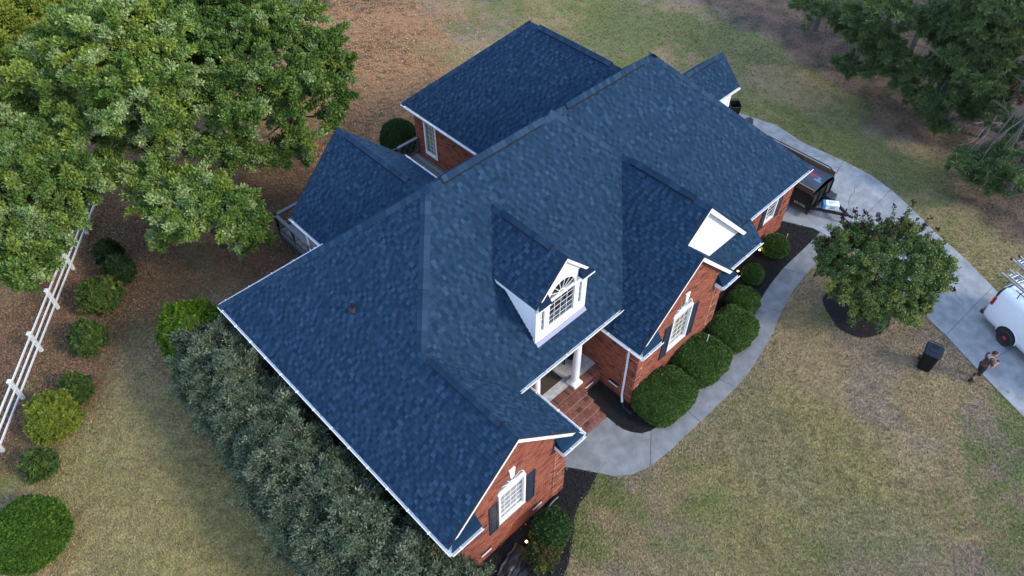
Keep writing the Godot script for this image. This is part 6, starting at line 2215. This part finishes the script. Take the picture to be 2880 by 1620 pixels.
	shrub("corner_shrub", "tall bright green shrub at the rear corner of the roof", -1.75, 0.85, 1.2, 1.25, 2.9, small, 5200, [Color(0.085, 0.160, 0.010), Color(0.125, 0.215, 0.014), Color(0.060, 0.120, 0.010)], 2.4, 0.2, 69)
	shrub("clipped_ball_shrub", "clipped round dark green shrub behind the rear wing's deck", 12.0, -4.3, 0.95, 0.95, 1.75, box, 3600, [Color(0.028, 0.060, 0.014), Color(0.042, 0.082, 0.018)], 2.1, 0.08, 70)
	var op := [Color(0.072, 0.104, 0.056), Color(0.112, 0.146, 0.086), Color(0.054, 0.080, 0.040), Color(0.165, 0.190, 0.112), Color(0.088, 0.098, 0.062)]
	var mid := "tall grey-green feathery shrub in the middle of the hedge along the eave"
	var hl := ["grey-green feathery hedge shrub touching the bright green corner shrub", mid, mid, mid, mid, mid, "grey-green feathery hedge shrub just behind the front eave corner", "low grey-green feathery shrub in front of the gable's brick corner"]
	var i := 0
	for q in [[-1.75, 2.8, 1.55, 3.0], [-1.95, 4.5, 1.5, 3.4], [-1.9, 6.3, 1.75, 3.1], [-2.2, 8.1, 1.65, 3.4], [-2.05, 10.0, 1.85, 3.2], [-2.2, 11.8, 1.65, 3.4], [-1.9, 13.5, 1.7, 3.0], [-0.95, 14.95, 1.1, 2.2]]:
		shrub("hedge_shrub", hl[i], q[0], q[1], q[2], 1.55, q[3], olive, 4800, op, 2.1, 0.5, 80 + i, "hedge along the left eave", 0.42, 0.0, null, 0.3)
		i += 1

# ================================================================ the person
var bones := []

func field(p: Vector3) -> Vector2:
	# smooth union of tapered capsules; returns distance and the index of the nearest bone
	var acc := 0.0
	var best := 1e9
	var who := 0
	for i in bones.size():
		var b = bones[i]
		var a: Vector3 = b[0]
		var ab: Vector3 = b[1] - a
		var t := clampf((p - a).dot(ab) / maxf(ab.length_squared(), 1e-6), 0, 1)
		var q: Vector3 = p - a - ab * t
		q.z /= float(b[4])
		var d: float = q.length() - lerpf(b[2], b[3], t)
		if d < best:
			best = d; who = i
		acc += exp(-d * 42.0)
	return Vector2(-log(maxf(acc, 1e-30)) / 42.0, who)

func surface_nets(lo: Vector3, hi: Vector3, cell: float, g: Geo, paint: Callable) -> void:
	var n := Vector3i(((hi - lo) / cell).ceil()) + Vector3i.ONE
	var val := PackedFloat32Array()
	var own := PackedInt32Array()
	val.resize(n.x * n.y * n.z)
	own.resize(n.x * n.y * n.z)
	for k in n.z:
		for j in n.y:
			for i in n.x:
				var f := field(lo + Vector3(i, j, k) * cell)
				var id := (k * n.y + j) * n.x + i
				val[id] = f.x; own[id] = int(f.y)
	var pos := {}
	for k in n.z - 1:
		for j in n.y - 1:
			for i in n.x - 1:
				var s := Vector3.ZERO
				var m := 0
				var ids := []
				for c in 8:
					ids.append(((k + (c >> 2)) * n.y + j + ((c >> 1) & 1)) * n.x + i + (c & 1))
				for e in [[0, 1], [2, 3], [4, 5], [6, 7], [0, 2], [1, 3], [4, 6], [5, 7], [0, 4], [1, 5], [2, 6], [3, 7]]:
					var a := val[ids[e[0]]]
					var b := val[ids[e[1]]]
					if (a < 0) != (b < 0):
						var t := a / (a - b)
						var pa := Vector3(e[0] & 1, (e[0] >> 1) & 1, e[0] >> 2)
						var pb := Vector3(e[1] & 1, (e[1] >> 1) & 1, e[1] >> 2)
						s += pa.lerp(pb, t); m += 1
				if m: pos[ids[0]] = lo + (Vector3(i, j, k) + s / m) * cell
	var nor := {}
	for id in pos:
		var p: Vector3 = pos[id]
		var e := 0.006
		var f0 := field(p).x
		nor[id] = Vector3(field(p + Vector3(e, 0, 0)).x - f0, field(p + Vector3(0, e, 0)).x - f0, field(p + Vector3(0, 0, e)).x - f0).normalized()
	var st := [1, n.x, n.x * n.y]
	for k in range(1, n.z - 1):
		for j in range(1, n.y - 1):
			for i in range(1, n.x - 1):
				var id := (k * n.y + j) * n.x + i
				for ax in 3:
					var a := val[id]
					var b := val[id + st[ax]]
					if (a < 0) == (b < 0): continue
					var u: int = st[(ax + 1) % 3]
					var v: int = st[(ax + 2) % 3]
					var q := [id, id - u, id - u - v, id - v]
					var ok := true
					for w in q:
						if not pos.has(w): ok = false
					if not ok: continue
					if a >= 0: q.reverse()
					var mid: Vector3 = (pos[q[0]] + pos[q[2]]) * 0.5
					var col: Color = paint.call(mid, own[id])
					g.smooth_quad([pos[q[0]], pos[q[1]], pos[q[2]], pos[q[3]]], [nor[q[0]], nor[q[1]], nor[q[2]], nor[q[3]]], col)

func build_people() -> void:
	var pos := Vector3(18.98, 0.0, 22.1)
	off = Vector3.ZERO
	var t := thing("person", "person in dark camouflage shirt, shorts and boots standing by the driveway", "person", pos, 0.80)
	# faces +z, mid-step, forearms raised to something held in front
	var hipl := Vector3(0.10, 0.90, 0.0)
	var hipr := Vector3(-0.10, 0.90, 0.0)
	var kl := Vector3(0.12, 0.49, 0.10)
	var kr := Vector3(-0.11, 0.49, -0.02)
	var al := Vector3(0.13, 0.09, 0.10)
	var arr := Vector3(-0.12, 0.09, -0.20)
	var shl := Vector3(0.185, 1.40, 0.04)
	var shr := Vector3(-0.185, 1.40, 0.04)
	var ell := Vector3(0.25, 1.14, 0.10)
	var elr := Vector3(-0.25, 1.14, 0.10)
	var wl := Vector3(0.10, 1.16, 0.33)
	var wr := Vector3(-0.09, 1.14, 0.34)
	bones = [
		[Vector3(0, 0.95, 0), Vector3(0, 1.12, 0.02), 0.145, 0.135, 0.8], [Vector3(0, 1.12, 0.02), Vector3(0, 1.36, 0.03), 0.14, 0.155, 0.75],
		[Vector3(0.1, 1.37, 0.03), Vector3(-0.1, 1.37, 0.03), 0.10, 0.10, 0.9], [Vector3(0, 1.42, 0.04), Vector3(0, 1.53, 0.07), 0.058, 0.055, 1.0],
		[hipl, kl, 0.098, 0.07, 1.0], [hipr, kr, 0.098, 0.07, 1.0], [kl, al, 0.058, 0.04, 1.0], [kr, arr, 0.058, 0.04, 1.0],
		[al, al + Vector3(0.02, -0.045, 0.17), 0.052, 0.042, 1.0], [arr, arr + Vector3(-0.02, -0.045, 0.16), 0.052, 0.042, 1.0],
		[al, al + Vector3(0, 0.12, 0), 0.05, 0.052, 1.0], [arr, arr + Vector3(0, 0.12, 0.03), 0.05, 0.052, 1.0],
		[shl, ell, 0.062, 0.047, 1.0], [shr, elr, 0.062, 0.047, 1.0], [ell, wl, 0.042, 0.03, 1.0], [elr, wr, 0.042, 0.03, 1.0],
		[wl, wl + Vector3(-0.02, 0.01, 0.07), 0.03, 0.028, 1.0], [wr, wr + Vector3(0.02, 0.01, 0.07), 0.03, 0.028, 1.0]]
	var skin := Color(0.36, 0.17, 0.10)
	var camo := [Color(0.075, 0.035, 0.028), Color(0.035, 0.024, 0.022), Color(0.13, 0.06, 0.045), Color(0.055, 0.035, 0.03)]
	var shirt := func(p: Vector3) -> Color:
		return camo[clampi(int((noise_b.get_noise_3d(p.x * 14, p.y * 14, p.z * 14) + 0.6) * 3.4), 0, 3)]
	var paint := func(p: Vector3, w: int) -> Color:
		if w in [3]: return skin if p.y > 1.46 else Color(0.5, 0.5, 0.52)
		if w in [8, 9, 10, 11]: return Color(0.018, 0.016, 0.015)
		if w in [6, 7]: return skin if p.y < 0.45 else Color(0.02, 0.019, 0.02)
		if w in [4, 5] or p.y < 0.93: return Color(0.022, 0.02, 0.021)
		if w in [14, 15, 16, 17]: return skin
		if w in [12, 13] and p.y < 1.2: return skin
		if p.y > 1.42 and absf(p.x) < 0.09: return Color(0.3, 0.3, 0.33)
		return shirt.call(p)
	var g := Geo.new()
	surface_nets(Vector3(-0.36, 0.0, -0.34), Vector3(0.36, 1.54, 0.46), 0.026, g, paint)
	# fingers curled round what is held
	for h in [[wl + Vector3(-0.02, 0.01, 0.07), -1.0], [wr + Vector3(0.02, 0.01, 0.07), 1.0]]:
		var c: Vector3 = h[0]
		var s: float = h[1]
		for k in 4:
			var o := c + Vector3(0, 0.022 - k * 0.016, 0.015)
			var L: float = [0.034, 0.04, 0.038, 0.03][k]
			g.tube([o, o + Vector3(s * 0.006, 0, L), o + Vector3(s * 0.026, -0.003, L * 1.25), o + Vector3(s * 0.04, -0.004, L * 0.95)], [0.010, 0.0095, 0.009, 0.008], 6, skin)
		g.tube([c + Vector3(s * 0.01, 0.025, -0.02), c + Vector3(s * 0.032, 0.035, 0.0), c + Vector3(s * 0.042, 0.03, 0.028)], [0.011, 0.01, 0.009], 6, skin)
	# head, on a finer grid, bent a little forward
	bones = []
	var hc := Vector3(0, 1.61, 0.10)
	bones = [[hc + Vector3(0, 0.03, -0.02), hc + Vector3(0, 0.035, 0.0), 0.088, 0.086, 1.12], [hc + Vector3(0, -0.04, 0.03), hc + Vector3(0, -0.075, 0.045), 0.06, 0.045, 1.0],
		[hc + Vector3(0, 0.0, 0.085), hc + Vector3(0, -0.025, 0.102), 0.009, 0.015, 1.0], [hc + Vector3(0.078, -0.015, -0.005), hc + Vector3(0.082, 0.02, -0.01), 0.012, 0.016, 1.3],
		[hc + Vector3(-0.078, -0.015, -0.005), hc + Vector3(-0.082, 0.02, -0.01), 0.012, 0.016, 1.3], [hc + Vector3(0, -0.06, -0.01), hc + Vector3(0, -0.12, -0.035), 0.052, 0.056, 1.0], [hc + Vector3(-0.02, -0.058, 0.083), hc + Vector3(0.02, -0.058, 0.083), 0.008, 0.008, 1.0]]
	var face := func(p: Vector3, w: int) -> Color:
		var q := p - hc
		if w == 6: return Color(0.28, 0.10, 0.08)
		if q.z > 0.055 and absf(q.y - 0.012) < 0.011 and absf(absf(q.x) - 0.032) < 0.015: return Color(0.03, 0.025, 0.02)
		if w == 1 and q.y < -0.062: return Color(0.13, 0.07, 0.05)
		return skin
	surface_nets(hc + Vector3(-0.13, -0.16, -0.14), hc + Vector3(0.13, 0.16, 0.14), 0.0105, g, face)
	part(t, "body", g, M.cloth)
	var hr := Geo.new()
	for j in 9:
		for i in 18:
			var q := []
			for s in [[i, j], [i + 1, j], [i + 1, j + 1], [i, j + 1]]:
				var a: float = TAU * s[0] / 18
				var front := 0.5 + 0.5 * sin(a)
				var low := lerpf(-0.35, 0.55, front)
				var b: float = lerpf(low, PI * 0.5, s[1] / 9.0)
				var d := Vector3(cos(a) * cos(b), sin(b), sin(a) * cos(b))
				q.append(hc + Vector3(0, 0.033, -0.012) + Vector3(d.x * 0.098, d.y * 0.1, d.z * 0.111) * (1.0 + 0.03 * noise_b.get_noise_3d(d.x * 9, d.y * 9, d.z * 9)))
			hr.quad(q[3], q[2], q[1], q[0], Color(0.022, 0.017, 0.014))
	part(t, "hair", hr, M.cloth)
	var ph := Geo.new()
	ph.cbox(Transform3D(Basis(Vector3.RIGHT, -0.6), Vector3.ZERO), Vector3(0.15, 0.02, 0.08), 0.006, Color(0.02, 0.02, 0.022))
	var o := put(self, "handheld_controller", ph.mesh(), M.cast, Transform3D(Basis(Vector3.UP, 0.80), pos + Basis(Vector3.UP, 0.80) * Vector3(0.0, 1.165, 0.425)))
	tag(o, "small dark handset held in both hands by the person", "handset")
